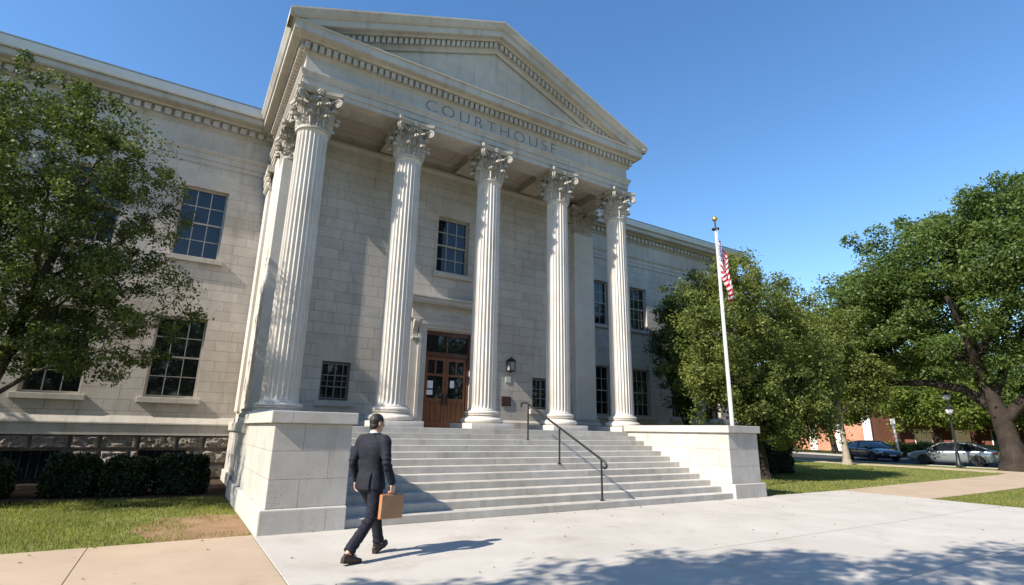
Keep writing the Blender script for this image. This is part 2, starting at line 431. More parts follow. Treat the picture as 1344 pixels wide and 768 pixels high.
# --- Corinthian capital: bell path is round (e=2) or square (large e) -------------
def sup(a, e):
    c, s = abs(math.cos(a)), abs(math.sin(a)); return (c**e + s**e)**(-1/e)
def capital(r, h, e=2.0, halfonly=False):
    mb = MB(); z0 = 0
    P = lambda a, rr, z: ((rr*sup(a,e))*math.cos(a), (rr*sup(a,e))*math.sin(a), z)
    # astragal + bell
    prof = [(r*.98,-.02),(r*1.09,-.015),(r*1.12,.03),(r*1.09,.07),(r*.97,.075),(r*.95,.12),(r*.95,h*.5),(r*1.0,h*.72),(r*1.16,h*.84),(r*1.18,h*.86),(r*.9,h*.87)]
    mb.lathe(prof, 48, fn=lambda a, rr, z: rr*sup(a,e))
    def leaf(a, zb, hh, w, curl, rr):
        """lobed acanthus leaf rising from zb and rolling outwards at the tip"""
        n, m = 9, 7; vs = []; fs = []
        for j in range(n):
            t = j/(n-1)
            if t < .72: out = .02 + .10*t*t; z = zb + hh*t/.72*.93
            else:
                q = (t-.72)/.28*PI*.85; out = .02 + .10*.72*.72 + curl*math.sin(q/1.15)*.9 + curl*.25*(t-.72)/.28; z = zb + hh*.93 + curl*.45*math.sin(q) - curl*.55*(1-math.cos(q))*.5
            ww = w*(.62 + .55*math.sin(PI*min(1,t*1.08)**.8))*(1 - .45*max(0,t-.6)/.4) * (1 + .24*math.cos(t*PI*8))
            for i in range(m):
                u = (i/(m-1)-.5)*2
                o2 = out + .035*(1-abs(u))*1.2 - .02*abs(math.sin(u*PI*1.5)) + .018*math.cos(u*PI*3)
                aa = a + u*ww/2/rr
                x, y, _ = P(aa, rr, z)
                d = Vector((math.cos(a), math.sin(a)))
                vs.append((x + d.x*o2, y + d.y*o2, z))
        for j in range(n-1):
            for i in range(m-1):
                k = j*m+i; fs.append((k,k+1,k+m+1,k+m))
        # give it thickness
        o = len(vs); back = []
        for p in vs:
            d = Vector((p[0], p[1])).normalized(); back.append((p[0]-d.x*.035, p[1]-d.y*.035, p[2]-.01))
        f2 = [tuple(reversed([i+o for i in f])) for f in fs]
        rim = [i for i in range(m)] + [j*m+m-1 for j in range(1,n)] + [(n-1)*m+i for i in range(m-2,-1,-1)] + [j*m for j in range(n-2,0,-1)]
        f3 = [(rim[k], rim[k]+o, rim[(k+1)%len(rim)]+o, rim[(k+1)%len(rim)]) for k in range(len(rim))]
        mb.add(vs+back, fs+f2+f3)
    for k in range(8): leaf(k*PI/4 + PI/8, .07, h*.29, r*.86, .13, r*.99)
    for k in range(8): leaf(k*PI/4, .09, h*.52, r*.88, .15, r*.97)
    for k in range(8): leaf(k*PI/4 + PI/8, .12, h*.62, r*.62, .10, r*1.0)
    # abacus: square with concave sides and cut corners
    A = r*1.52; vs = []
    n = 9; pts = []
    for q in range(4):
        a0 = q*PI/2 - PI/4
        for i in range(n):
            t = -1 + 2*i/(n-1); depth = A*(1 - .17*(1-t*t)) ; lat = t*A*.90
            a = a0 + PI/4
            pts.append((depth*math.cos(a) - lat*math.sin(a), depth*math.sin(a) + lat*math.cos(a)))
    for z, s in ((h*.87,.90),(h*.915,.95),(h*.92,1.0),(h*1.0,1.03)):
        vs += [(x*s, y*s, z) for x, y in pts]
    m = len(pts); fs = []
    for j in range(3):
        for i in range(m): fs.append((j*m+i, j*m+(i+1)%m, (j+1)*m+(i+1)%m, (j+1)*m+i))
    fs += [tuple(range(m-1,-1,-1)), tuple(3*m+i for i in range(m))]
    mb.add(vs, fs)
    # corner volutes, helices, fleurons
    for q in range(4):
        a = q*PI/2 + PI/4; d = Vector((math.cos(a), math.sin(a), 0)); t = Vector((-d.y, d.x, 0))
        for s in (-1, 1):
            pts = []; rad = []
            c = d*(A*1.16) + Vector((0,0,h*.735)) + t*s*.035
            st = d*(r*1.02) + t*s*r*.38 + Vector((0,0,h*.50))
            for i in range(7):
                u = i/6; p = st.lerp(c + Vector((0,0,h*.115)), u); p += Vector((0,0,1))*h*.07*math.sin(u*PI) - d*.05*math.sin(u*PI); pts.append(p); rad.append(.028+.008*u)
            for i in range(1, 15):
                u = i/14; an = PI/2 - u*PI*3.4; rr = h*.115*(1-.82*u); pts.append(c + d*rr*math.cos(an) + Vector((0,0,rr*math.sin(an)))); rad.append(.027*(1-.5*u))
            mb.tube(pts, rad, 6)
        # volute disc to close the eye
        Mx = Matrix.Translation(d*(A*1.16) + Vector((0,0,h*.735))) @ Matrix.Rotation(a, 4, 'Z') @ Matrix.Rotation(PI/2, 4, 'X')
        bm = bmesh.new(); bmesh.ops.create_cone(bm, cap_ends=True, segments=14, radius1=h*.075, radius2=h*.075, depth=.075); mb.bm(bm, Mx)
        # side faces
        a = q*PI/2; d = Vector((math.cos(a), math.sin(a), 0)); t = Vector((-d.y, d.x, 0))
        for s in (-1, 1):
            pts = []; c = d*(r*1.2) + t*s*r*.24 + Vector((0,0,h*.76))
            st = d*(r*1.0) + t*s*r*.36 + Vector((0,0,h*.5))
            for i in range(5): pts.append(st.lerp(c + Vector((0,0,h*.07)), i/4))
            for i in range(1, 10):
                u = i/9; an = PI/2 + s*-1*u*PI*2.6; rr = h*.07*(1-.75*u); pts.append(c + t*rr*math.cos(an) + Vector((0,0,rr*math.sin(an))) + d*.02*u)
            mb.tube(pts, .022, 5)
        for k in range(6):
            an = k*PI/3; mb.sphere(d*(A*.86) + t*.06*math.cos(an) + Vector((0,0,h*.925+.06*math.sin(an))), (.04,.04,.04), 7, 5)
        mb.sphere(d*(A*.88) + Vector((0,0,h*.925)), .035, 8, 6)
        # rosette under the abacus centre
        mb.sphere(d*(r*1.14) + Vector((0,0,h*.80)), (.075,.075,.055), 8, 6)
    return mb

# --- one column, copied -----------------------------------------------------
ZN, ZA = 9.50, 10.64
def flute_r(a, nf=24):
    t = (a*nf/(2*PI)) % 1.0
    w = .80
    if t > w: return 0.0
    u = (t/w - .5)*2
    return math.sqrt(max(0, 1-u*u))
def column_mesh():
    rb, rt = .41, .378; mb = MB(); NA = 24*9
    z0, z1 = ZP + .52, ZN
    zs = [z0, z0+.05, z0+.06, z0+.10, z0+.14, z0+.18, z0+.22] + [z0 + .3 + (z1-z0-.6)*k/10 for k in range(11)] + [z1-.22, z1-.18, z1-.14, z1-.10, z1-.06, z1-.05, z1]
    vs = []; fs = []
    for z in zs:
        t = (z-z0)/(z1-z0); r = rb + (rt-rb)*t**1.5
        e = min(z-z0, z1-z); r += .025*max(0, 1-e/.06)
        d = .046*r/rb*math.sqrt(max(0, min(1, (e-.05)/.16))) if e > .05 else 0
        for k in range(NA):
            a = 2*PI*(k+.5)/NA; rr = r - d*flute_r(a + .0)
            vs.append((rr*math.cos(a), rr*math.sin(a), z))
    for j in range(len(zs)-1):
        for k in range(NA):
            k2 = (k+1) % NA; fs.append((j*NA+k, j*NA+k2, (j+1)*NA+k2, (j+1)*NA+k))
    mb.add(vs, fs); return mb
def base_mesh():
    mb = MB(); b = ZP
    mb.box(-.70,.70,-.70,.70, b, b+.155, .012)
    prof = [(.3,b+.155)]
    for k in range(9): a = -PI/2 + PI*k/8; prof.append((.56+.075*math.cos(a), b+.232+.077*math.sin(a)))
    prof += [(.545,b+.315),(.545,b+.33)]
    for k in range(6): a = PI*k/5; prof.append((.53-.05*math.sin(a), b+.335+.06*k/5))
    prof += [(.52,b+.40),(.52,b+.415)]
    for k in range(7): a = -PI/2 + PI*k/6; prof.append((.475+.05*math.cos(a), b+.46+.045*math.sin(a)))
    prof += [(.44,b+.51),(.44,b+.53),(.3,b+.53)]
    mb.lathe(prof, 56); return mb
col0 = column_mesh().build('column', M['column'], house, smooth=40)
base_mesh().build('base', M['column'], col0, smooth=35)
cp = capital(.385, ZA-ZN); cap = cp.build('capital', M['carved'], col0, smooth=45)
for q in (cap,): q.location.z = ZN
for i in range(5):
    c = col0 if i == 0 else copy_tree(col0, house)
    c.location = ((i-2)*2.8 + (.02, .03, .06, .07, .08)[i], 0, 0)
    k = (1.06, 1.01, 1.0, .97, .96)[i]; c.scale = (k, k, 1)
    c.rotation_euler.z = random.choice([0, PI/2, PI, -PI/2])

# pilasters on the back wall corners and at the wing junction
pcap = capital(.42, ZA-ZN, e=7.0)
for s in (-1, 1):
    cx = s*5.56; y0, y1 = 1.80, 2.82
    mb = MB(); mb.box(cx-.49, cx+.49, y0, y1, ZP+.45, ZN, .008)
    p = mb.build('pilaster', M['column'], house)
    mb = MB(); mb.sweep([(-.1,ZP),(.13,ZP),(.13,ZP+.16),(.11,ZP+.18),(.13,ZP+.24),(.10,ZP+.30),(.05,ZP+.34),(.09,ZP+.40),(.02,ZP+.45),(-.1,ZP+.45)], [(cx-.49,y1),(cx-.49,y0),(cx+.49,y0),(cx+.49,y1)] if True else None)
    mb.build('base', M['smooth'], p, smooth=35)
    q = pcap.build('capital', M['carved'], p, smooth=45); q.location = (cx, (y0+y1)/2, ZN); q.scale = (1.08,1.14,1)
    xs = s*5.94
    mb = MB(); mb.box(min(xs, xs+s*.13), max(xs, xs+s*.13), 4.75, 5.6, ZP+.4, 9.7, .006)
    p = mb.build('pilaster', M['column'], house)
    mb = MB()
    for k in range(3):
        for j in range(4): mb.sphere((xs+s*(.15+.03*k), 4.84+.225*j, 9.8+.2*k), (.09,.10,.14), 8, 6)
    mb.box(xs-.04, xs+s*.26 if s > 0 else xs+.04, 4.66, 5.69, 10.26, 10.5) if s > 0 else mb.box(xs-.26, xs+.04, 4.66, 5.69, 10.26, 10.5)
    mb.box(min(xs,xs+s*.17), max(xs,xs+s*.17), 4.72, 5.63, 9.64, 9.72)
    mb.build('capital', M['carved'], p, smooth=40)

# --- portico entablature ---------------------------------------------------------
XF, YF = 6.04, -.31
path = [(-XF, YW-.1), (-XF, YF), (XF, YF), (XF, YW-.1)]
PP = [(-.78,10.64),(0,10.64),(0,10.80),(.03,10.803),(.03,10.99),(.06,10.993),(.06,11.07),(.075,11.09),(.12,11.16),(.12,11.225),(0,11.23),
      (0,11.70),(.03,11.72),(.07,11.775),(.10,11.78),(.10,12.01),(.25,12.03),(.29,12.09),(.44,12.105),(.44,12.13),(.455,12.13),(.455,12.34),(.475,12.345),(.50,12.365),(.50,12.395),(-.78,12.395)]
mb = MB(); mb.sweep(PP, path); ent = mb.build('entablature', M['trim'], house, smooth=30)
mb = MB(); crenel(mb, -XF-.20, XF+.20, lambda a, o, z: (a, YF-.098-o, z), 11.81, 12.0, .12, .19, .115); mb.build('dentils', M['trim'], ent)
for s in (-1, 1):
    mb = MB(); crenel(mb, YF+.0, YW-.75, lambda a, o, z: (s*(XF+.098+o), a, z), 11.81, 12.0, .12, .19, .115); mb.build('dentils', M['trim'], ent)
mb = MB()   # side gutters (cyma) that end against the raking cornice
CY = [(.40,12.40),(.505,12.40),(.53,12.44),(.56,12.50),(.60,12.545),(.615,12.59),(.40,12.59)]
mb.sweep(CY, [(-XF, YW-.1), (-XF, YF-.58)]); mb.build('cyma', M['trim'], ent, smooth=30)
mb = MB(); mb.sweep(CY, [(XF, YF-.58), (XF, YW-.1)]); mb.build('cyma', M['trim'], ent, smooth=30)
# inner beams and ceiling
mb = MB()
for i in range(1, 4):
    x = (i-2)*2.8 + .06; mb.box(x-.38, x+.38, .47, YB-.01, 10.66, 10.96)
mb.box(-5.26, 5.26, .47, YB+.05, 10.96, 11.05)
for x in [(-4.2+1.4*k) for k in range(0, 7, 2)]:
    mb.sweep([(0,10.93),(.05,10.93),(.05,10.958),(0,10.958)], [(x-.75,.62),(x+.75,.62),(x+.75,YB-.25),(x-.75,YB-.25),(x-.75,.63)])
mb.build('ceiling', M['ceiling'], house)
# pediment
ZT, ZX, XT = 12.59, 15.29, XF+.62
SL = (ZX-ZT)/XT; ang = math.atan(SL); ca = math.cos(ang)
ped = MB(); ped.add([(-XF-.3,YF+.05,12.39),(XF+.3,YF+.05,12.39),(0,YF+.05,ZX-.55)], [(0,1,2)])
ped = ped.build('pediment', M['trim'], house, fixn=False)
RP = [(.62,0),(.62,-.05),(.60,-.07),(.575,-.13),(.53,-.19),(.50,-.225),(.475,-.235),(.448,-.24),(.448,-.42),(.43,-.44),(.28,-.45),(.23,-.49),(.10,-.50),(.10,-.72),(.07,-.74),(.04,-.80),(.02,-.83),(-.02,-.83),(-.02,0)]
mb = MB(); n = len(RP)
for s in (-1, 1):
    vs = []
    for x in (XT, 0):
        for o, q in RP: vs.append((s*x, YF-o+.0, ZT + (XT-x)*SL + q/ca))
    fs = [(k, (k+1)%n, n+(k+1)%n, n+k) for k in range(n)] + [tuple(range(n))]
    mb.add(vs, fs)
me = mb.mesh('rk'); bm = bmesh.new(); bm.from_mesh(me)
bmesh.ops.bisect_plane(bm, geom=bm.verts[:]+bm.edges[:]+bm.faces[:], plane_co=(0,0,12.37), plane_no=(0,0,1), clear_inner=True)
q = MB(); q.bm(bm); q.build('raking_cornice', M['trim'], ped, smooth=30)
L_ = XT/ca
for s in (-1, 1):
    def RPt(a, o, q): return (s*(XT - a*ca), YF-.098-o, ZT + a*math.sin(ang) + q/ca)
    mb = MB(); crenel(mb, 1.62, L_-.04, RPt, -.70, -.53, .12, .19, .115); mb.build('dentils', M['trim'], ped)
# gable roof
mb = MB(); yb = 12
for s in (-1, 1):
    a = [(s*XT*.995,YF-.60,ZT-.012),(0,YF-.60,ZX-.012),(0,yb,ZX-.012),(s*XT*.995,yb,ZT-.012)]
    b = [(p[0],p[1],p[2]+.03) for p in a]
    mb.add(a+b, [(0,1,2,3),(4,7,6,5),(0,4,5,1),(1,5,6,2),(2,6,7,3),(3,7,4,0)])
mb.add([(-XT,yb-.02,12.4),(XT,yb-.02,12.4),(0,yb-.02,ZX-.05)], [(0,1,2)])
mb.build('roof', M['roofmetal'], house)

# inscription in the frieze
cu = bpy.data.curves.new('inscription', 'FONT'); cu.body = 'COURTHOUSE'; cu.size = .52; cu.space_character = 1.36; cu.offset = -.0115; cu.extrude = .002; cu.align_x = 'LEFT'
to = bpy.data.objects.new('tmp', cu); COL.objects.link(to); me = evaluated(to); bpy.data.objects.remove(to)
xs = [v.co.x for v in me.vertices]; ys = [v.co.y for v in me.vertices]; w = max(xs)-min(xs); h = max(ys)-min(ys)
for v in me.vertices:
    x = (v.co.x-min(xs))/w*5.05 - 2.44; z = (v.co.y-min(ys))/h*.385 + 11.285
    v.co = (x, YF-.003+v.co.z, z)
link('inscription', me, M['letter'], house, uv=False)

# --- door ------------------------------------------------------------------------
yd = YB + .16; mb = MB(); fw = .09
mb.box(DX0, DX0+fw, yd-.05, yd+.08, ZP+.01, DZ1); mb.box(DX1-fw, DX1, yd-.05, yd+.08, ZP+.01, DZ1)
mb.box(DX0+fw, DX1-fw, yd-.05, yd+.08, DZ1-.13, DZ1); mb.box(DX0+fw, DX1-fw, yd-.06, yd+.08, 3.98, 4.13)
xm = (DX0+DX1)/2
mb.box(xm-.03, xm+.03, yd-.02, yd+.05, 4.13, DZ1-.13)
door = mb.build('entrance_door', M['wood_dark'], house)
g = MB(); g.quad((DX0+fw,yd+.02,4.13),(DX1-fw,yd+.02,4.13),(DX1-fw,yd+.02,DZ1-.13),(DX0+fw,yd+.02,DZ1-.13)); g.build('transom_pane', M['glass'], door, fixn=False)
for s in (-1, 1):
    x0, x1 = (DX0+fw+.005, xm-.006) if s < 0 else (xm+.006, DX1-fw-.005)
    mb = MB(); st = .10; ya, yb2 = yd-.01, yd+.045
    cells = [(3.42,3.86,2),(2.62,3.34,1),(1.86,2.50,3)]
    zb, zt = ZP+.015, 3.97
    mb.box(x0, x0+st, ya, yb2, zb, zt, .004); mb.box(x1-st, x1, ya, yb2, zb, zt, .004)
    edges = [zb] + [v for c in reversed(cells) for v in (c[0], c[1])] + [zt]
    for k in range(0, len(edges), 2): mb.box(x0+st, x1-st, ya, yb2, edges[k], edges[k+1], .003)
    for (ca_, cb_, n_) in cells:
        wI = (x1-st-(x0+st))
        for k in range(1, n_): xx = x0+st+wI*k/n_; mb.box(xx-.025, xx+.025, ya, yb2, ca_, cb_)
    # raised bottom panels
    for k in range(3):
        wI = (x1-x0-2*st)/3; xa = x0+st+wI*k+.03; mb.box(xa, xa+wI-.06, yd+.005, yd+.03, 1.90, 2.46, .008)
    mb.box(x0+st, x1-st, yd+.02, yd+.045, 1.86, 2.50)
    lf = mb.build('door_leaf', M['wood'], door)
    g = MB(); g.quad((x0+st,yd+.028,2.62),(x1-st,yd+.028,2.62),(x1-st,yd+.028,3.86),(x0+st,yd+.028,3.86)); g.build('door_pane', M['glass'], door, fixn=False)
    hx = xm + s*.07; hb = MB(); hb.box(hx-.03, hx+.03, yd-.025, yd-.011, 2.38, 2.78, .004)
    hb.tube([(hx,yd-.02,2.46),(hx,yd-.07,2.48),(hx,yd-.075,2.58),(hx,yd-.07,2.68),(hx,yd-.02,2.70)], .012, 6); hb.build('handle', M['iron'], door)
# stone door surround
mb = MB(); y = YB
for s, xe in ((-1, DX0), (1, DX1)):
    a, b = sorted((xe, xe+s*.30)); mb.box(a+.001, b, y-.09, y+.15, ZP+.12, 4.87)
    a2, b2 = sorted((xe+s*.02, xe+s*.12)); 
    a3, b3 = sorted((xe+s*.20, xe+s*.30)); mb.box(a3, b3, y-.125, y-.088, ZP+.12, 4.98)
    a, b = sorted((xe+s*.303, xe+s*.55)); mb.box(a, b, y-.06, y+.1, ZP+.12, 5.12)
    a, b = sorted((xe, xe+s*.58)); mb.box(a, b, y-.15, y+.12, ZP, ZP+.12, .01)
mb.box(DX0-.30, DX1+.30, y-.09, y+.15, 4.872, 5.12)
mb.box(DX0-.20, DX1+.20, y-.125, y-.088, 4.99, 5.118)
mb.box(DX0-.55, DX1+.55, y-.075, y+.1, 5.122, 5.54)
for (z0, z1, o) in ((5.12,5.17,.13),(5.541,5.59,.12),(5.592,5.66,.17),(5.662,5.70,.30),(5.702,5.84,.34),(5.842,5.92,.39)):
    mb.box(DX0-.55-o*.8, DX1+.55+o*.8, y-o, y+.05, z0, z1, .008)
x = DX0-.6
while x < DX1+.6: mb.box(x, x+.05, y-.215, y-.165, 5.60, 5.655); x += .09
# carved swag in the frieze
for k in range(-6, 7):
    mb.sphere(((DX0+DX1)/2 + k*.055, y-.08, 5.33 + .035*math.sin(k*1.7)), (.035,.025,.05), 8, 6)
sur = mb.build('door_surround', M['smooth'], house)
for s, xe in ((-1, DX0-.42), (1, DX1+.42)):    # scroll consoles
    mb = MB(); pts = []
    for k in range(15):
        u = k/14; pts.append((0, -.07-.18*max(0, 1-u*1.3)**.8-.03*math.sin(u*9), 5.10-.62*u))
    for i in range(len(pts)-1):
        a, b = pts[i], pts[i+1]
        mb.add([(xe-.085,a[1]+y,a[2]),(xe+.085,a[1]+y,a[2]),(xe+.085,b[1]+y,b[2]),(xe-.085,b[1]+y,b[2]),(xe-.085,y,a[2]),(xe+.085,y,a[2]),(xe+.085,y,b[2]),(xe-.085,y,b[2])],
               [(0,1,2,3),(0,3,7,4),(1,5,6,2)])
    mb.tube([(xe-.10,y-.17,5.02),(xe+.10,y-.17,5.02)], .075, 14); mb.tube([(xe-.10,y-.10,4.50),(xe+.10,y-.10,4.50)], .05, 12)
    mb.build('console', M['carved'], house, smooth=40)

# --- podium, steps, cheek piers ---------------------------------------------------
RIS, TR, Y0 = ZP/12, .347, -4.72
for k in range(11):
    mb = MB(); mb.box(-5.045, 5.045, Y0+TR*k, Y0+TR*(k+1)-.001, 0, RIS*(k+1), .010)
    mb.build('step', M['step'], house)
YPOR = Y0 + TR*11
mb = MB(); mb.box(-5.045, 5.045, YPOR, YB-.002, 0, ZP, .010)
for s in (-1, 1):
    a, b = sorted((s*5.05, s*6.29)); mb.box(a, b, -.795, .85, 0, ZP-.001)
    a, b = sorted((s*5.05, s*6.10)); mb.box(a, b, .852, YW, 0, ZP-.001)
mb.build('porch_floor', M['step'], house)
for s in (-1, 1):
    XO, XI = 6.30, 5.05
    a, b = sorted((s*XO, s*XI)); mb = MB()
    mb.box(a, b, Y0, -.80, .362, 1.668, .012)
    pier = mb.build('cheek_pier', M['granite'], house)
    mb = MB()
    xo = s*(XO+.085); xi = s*XI
    a, b = sorted((xo, xi)); mb.box(a, b, Y0-.085, .88, -.05, .36, .022)
    mb.build('plinth', M['granite_plain'], pier)
    mb = MB(); xo = s*(XO+.07); xi = s*(XI-.07)
    a, b = sorted((xo, xi)); mb.box(a, b, Y0-.07, -.797, 1.67, 1.862, .014)
    mb.build('cap', M['granite_plain'], pier)
    # podium side behind the pier
    mb = MB(); a, b = sorted((s*6.10, s*6.295)); mb.box(a, b, -.79, .86, .362, 1.46)
    a, b = sorted((s*6.0, s*6.105)); mb.box(a, b, .862, YW, .30, 1.46)
    mb.build('podium_side', M['granite'], house)
    mb = MB(); mb.sweep([(-.3,1.462),(.05,1.462),(.07,1.49),(.07,1.70),(.04,1.73),(-.3,1.73)] , [(s*6.295,-.79),(s*6.295,.9)] if s > 0 else [(s*6.295,.9),(s*6.295,-.79)])
    mb.sweep([(-.1,1.462),(.05,1.462),(.07,1.49),(.07,1.70),(.04,1.73),(-.1,1.73)] , [(s*6.10,.902),(s*6.10,YW-.02)] if s > 0 else [(s*6.10,YW-.02),(s*6.10,.902)])
    a, b = sorted((s*6.0, s*6.17)); mb.box(a, b, .90, YW, -.05, .298, .015)
    mb.build('podium_band', M['granite_plain'], house)

# --- things fixed to or lying on the building ----------------------------------------
rx = .70
hr = thing('handrail', 'dark grey metal handrail with three posts climbing the middle of the steps', 'handrail', (rx,0,0))
rp = lambda y: 1.02 + (y+4.56)*(2.36-1.02)/(4.56-1.51)
mb = MB(); Q = []
yb = -4.56
for t in range(7):
    a = PI/2*1.15 + PI*1.2*(t/6); Q.append((0, yb-.10-.055*math.cos(a-PI/2), rp(yb-.1)-.07+.065*math.sin(a-PI/2)+.0))
Q = [(0,-4.60,rp(-4.56)-.165),(0,-4.66,rp(-4.6)-.17),(0,-4.715,rp(-4.65)-.13),(0,-4.725,rp(-4.7)-.06),(0,-4.69,rp(-4.69)-.01)]
Q += [(0, y_, rp(y_)) for y_ in [-4.5,-4,-3.5,-3,-2.5,-2,-1.6]] + [(0,-1.5,rp(-1.51)+.01),(0,-1.36,rp(-1.5)+.03),(0,-1.20,rp(-1.5)+.03),(0,-1.15,rp(-1.5)-.02),(0,-1.17,rp(-1.5)-.09)]
mb.tube(Q, .027, 10); mb.build('rail', M['railmetal'], hr, smooth=40)
for yp_, zb_ in ((-4.55, RIS), (-2.97, RIS*6), (-1.52, RIS*10)):
    mb = MB(); mb.tube([(0,yp_,zb_),(0,yp_,rp(yp_)-.02)], .024, 10); mb.lathe([(.055,zb_),(.055,zb_+.012),(.03,zb_+.03),(.02,zb_+.03)], 14, (0,yp_))
    mb.build('post', M['railmetal'], hr, smooth=40)

ln = thing('wall_lantern', 'black iron wall lantern with glass panes between third and fourth columns', 'lantern', (2.22, YB, 3.64)); ln.scale = (.72,.72,.85)
mb = MB()
for dx in (-.15,.15):
    for dy in (-.34,-.06): mb.box(dx-.014, dx+.014, dy-.014, dy+.014, .06, .44)
mb.box(-.17,.17,-.36,-.04,.03,.07,.006); mb.box(-.17,.17,-.36,-.04,.43,.46,.006); mb.box(-.06,.06,-.05,-.002,.10,.50,.006)
mb.add([(-.20,-.39,.46),(.20,-.39,.46),(.20,-.01,.46),(-.20,-.01,.46),(-.05,-.25,.58),(.05,-.25,.58),(.05,-.15,.58),(-.05,-.15,.58)], [(0,3,2,1),(0,1,5,4),(1,2,6,5),(2,3,7,6),(3,0,4,7),(4,5,6,7)])
mb.sphere((0,-.2,.61), .035, 10, 8); mb.sphere((0,-.2,.0), .035, 10, 8)
mb.build('frame', M['iron'], ln)
mb = MB(); mb.box(-.135,.135,-.325,-.075,.075,.425); mb.build('glass', M['lampglass'], ln)
mb = MB(); mb.box(2.08,2.30,YB-.02,YB-.002,3.28,3.47,.004)
for k in range(3): mb.box(2.11,2.27-.03*k,YB-.0225,YB-.019,3.415-.045*k,3.43-.045*k)
tag(mb.build('plaque', M['plaque_pale'], None), 'small pale stone plaque on the wall just below the lantern', 'plaque')
mb = MB(); mb.box(1.93,2.31,YB-.035,YB-.002,2.46,2.79,.006); mb.box(1.97,2.27,YB-.04,YB-.034,2.50,2.75,.004)
tag(mb.build('plaque', M['plaque_red'], None), 'dark red-brown square metal plaque low on the wall beside third column', 'plaque')
for (xa, xb, za, zb, lab) in ((-.80,-.60,2.93,3.18,'larger upper white paper notice on the left door leaf'), (-.82,-.60,2.72,2.88,'wide low white paper notice beneath another on the left door'), (.02,.17,2.98,3.22,'single white paper notice on the right door leaf')):
    mb = MB(); mb.box(xa, xb, yd-.018, yd-.0145, za, zb) if False else mb.box(xa, xb, yd+.022, yd+.0255, za, zb)
    tag(mb.build('paper_notice', M['paper'], None), lab, 'notice', 'paper notices on the entrance door')
# ------------------------------------------------------------------ ground
def ground_mat(name, cols, scales, bump=.4, rough=.95, bs=90):
    m, nt, b = new_mat(name); tc = N(nt, 'ShaderNodeTexCoord'); ob = tc.outputs['Object']
    c = ramp(nt, noise_tex(nt, ob, scales[0], 5, .6), [(.3, cols[0]), (.5, cols[1]), (.72, cols[2])])
    c = mix(nt, c, ramp(nt, noise_tex(nt, ob, scales[1], 4, .7), [(.3, g3(.75)), (.7, g3(1.2))]), 1.0, 'MULTIPLY')
    nt.links.new(c, b.inputs['Base Color']); b.inputs['Roughness'].default_value = rough; b.inputs['Specular IOR Level'].default_value = .15
    bp = N(nt, 'ShaderNodeBump'); bp.inputs['Strength'].default_value = bump; bp.inputs['Distance'].default_value = .03
    nt.links.new(noise_tex(nt, ob, bs, 3), bp.inputs['Height']); nt.links.new(bp.outputs[0], b.inputs['Normal']); return m
def concrete(name, col, var=.05, spots=True, cracks=True):
    m, nt, b = new_mat(name); tc = N(nt, 'ShaderNodeTexCoord'); ob = tc.outputs['Object']
    c = ramp(nt, noise_tex(nt, ob, 1.1, 6, .65), [(.3, tuple(q*(1-var*1.6) for q in col)), (.7, tuple(q*(1+var) for q in col))])
    c = mix(nt, c, ramp(nt, noise_tex(nt, ob, .28, 4, .6), [(.35, (.93,.92,.90)), (.65, g3(1.03))]), 1.0, 'MULTIPLY')
    c = mix(nt, c, ramp(nt, noise_tex(nt, ob, 160, 2), [(.3, g3(.93)), (.7, g3(1.05))]), 1.0, 'MULTIPLY')
    if spots:
        vo = N(nt, 'ShaderNodeTexVoronoi'); vo.inputs['Scale'].default_value = 1.7; nt.links.new(ob, vo.inputs['Vector'])
        c = mix(nt, c, ramp(nt, vo.outputs['Distance'], [(.02, g3(.62)), (.045, g3(1))]), 1.0, 'MULTIPLY')
        st = noise_tex(nt, ob, .9, 6, .75)
        c = mix(nt, c, ramp(nt, st, [(.54, g3(1)), (.72, (.82,.80,.765))]), 1.0, 'MULTIPLY')
    nt.links.new(c, b.inputs['Base Color']); b.inputs['Roughness'].default_value = .85; b.inputs['Specular IOR Level'].default_value = .25
    bp = N(nt, 'ShaderNodeBump'); bp.inputs['Strength'].default_value = .15; bp.inputs['Distance'].default_value = .01
    nt.links.new(noise_tex(nt, ob, 70, 4), bp.inputs['Height']); nt.links.new(bp.outputs[0], b.inputs['Normal']); return m
M['lawn'] = ground_mat('lawn_soil', ((.11,.14,.034),(.15,.17,.048),(.24,.225,.09)), (.45, 14))
M['mulch'] = ground_mat('mulch', ((.05,.032,.022),(.075,.048,.032),(.12,.08,.055)), (4, 40), .9)
M['plaza'] = concrete('plaza_concrete', (.455,.425,.385))
M['tan'] = concrete('tan_concrete', (.42,.325,.235))
M['asphalt'] = ground_mat('asphalt', ((.05,.05,.052),(.06,.06,.062),(.075,.074,.072)), (.6, 60), .4, .8)
M['kerb'] = concrete('kerb_concrete', (.42,.40,.37), spots=False)
mb = MB(); mb.box(-260, 320, -260, 320, -1.0, -.03); structure(mb.build('ground', M['lawn']))

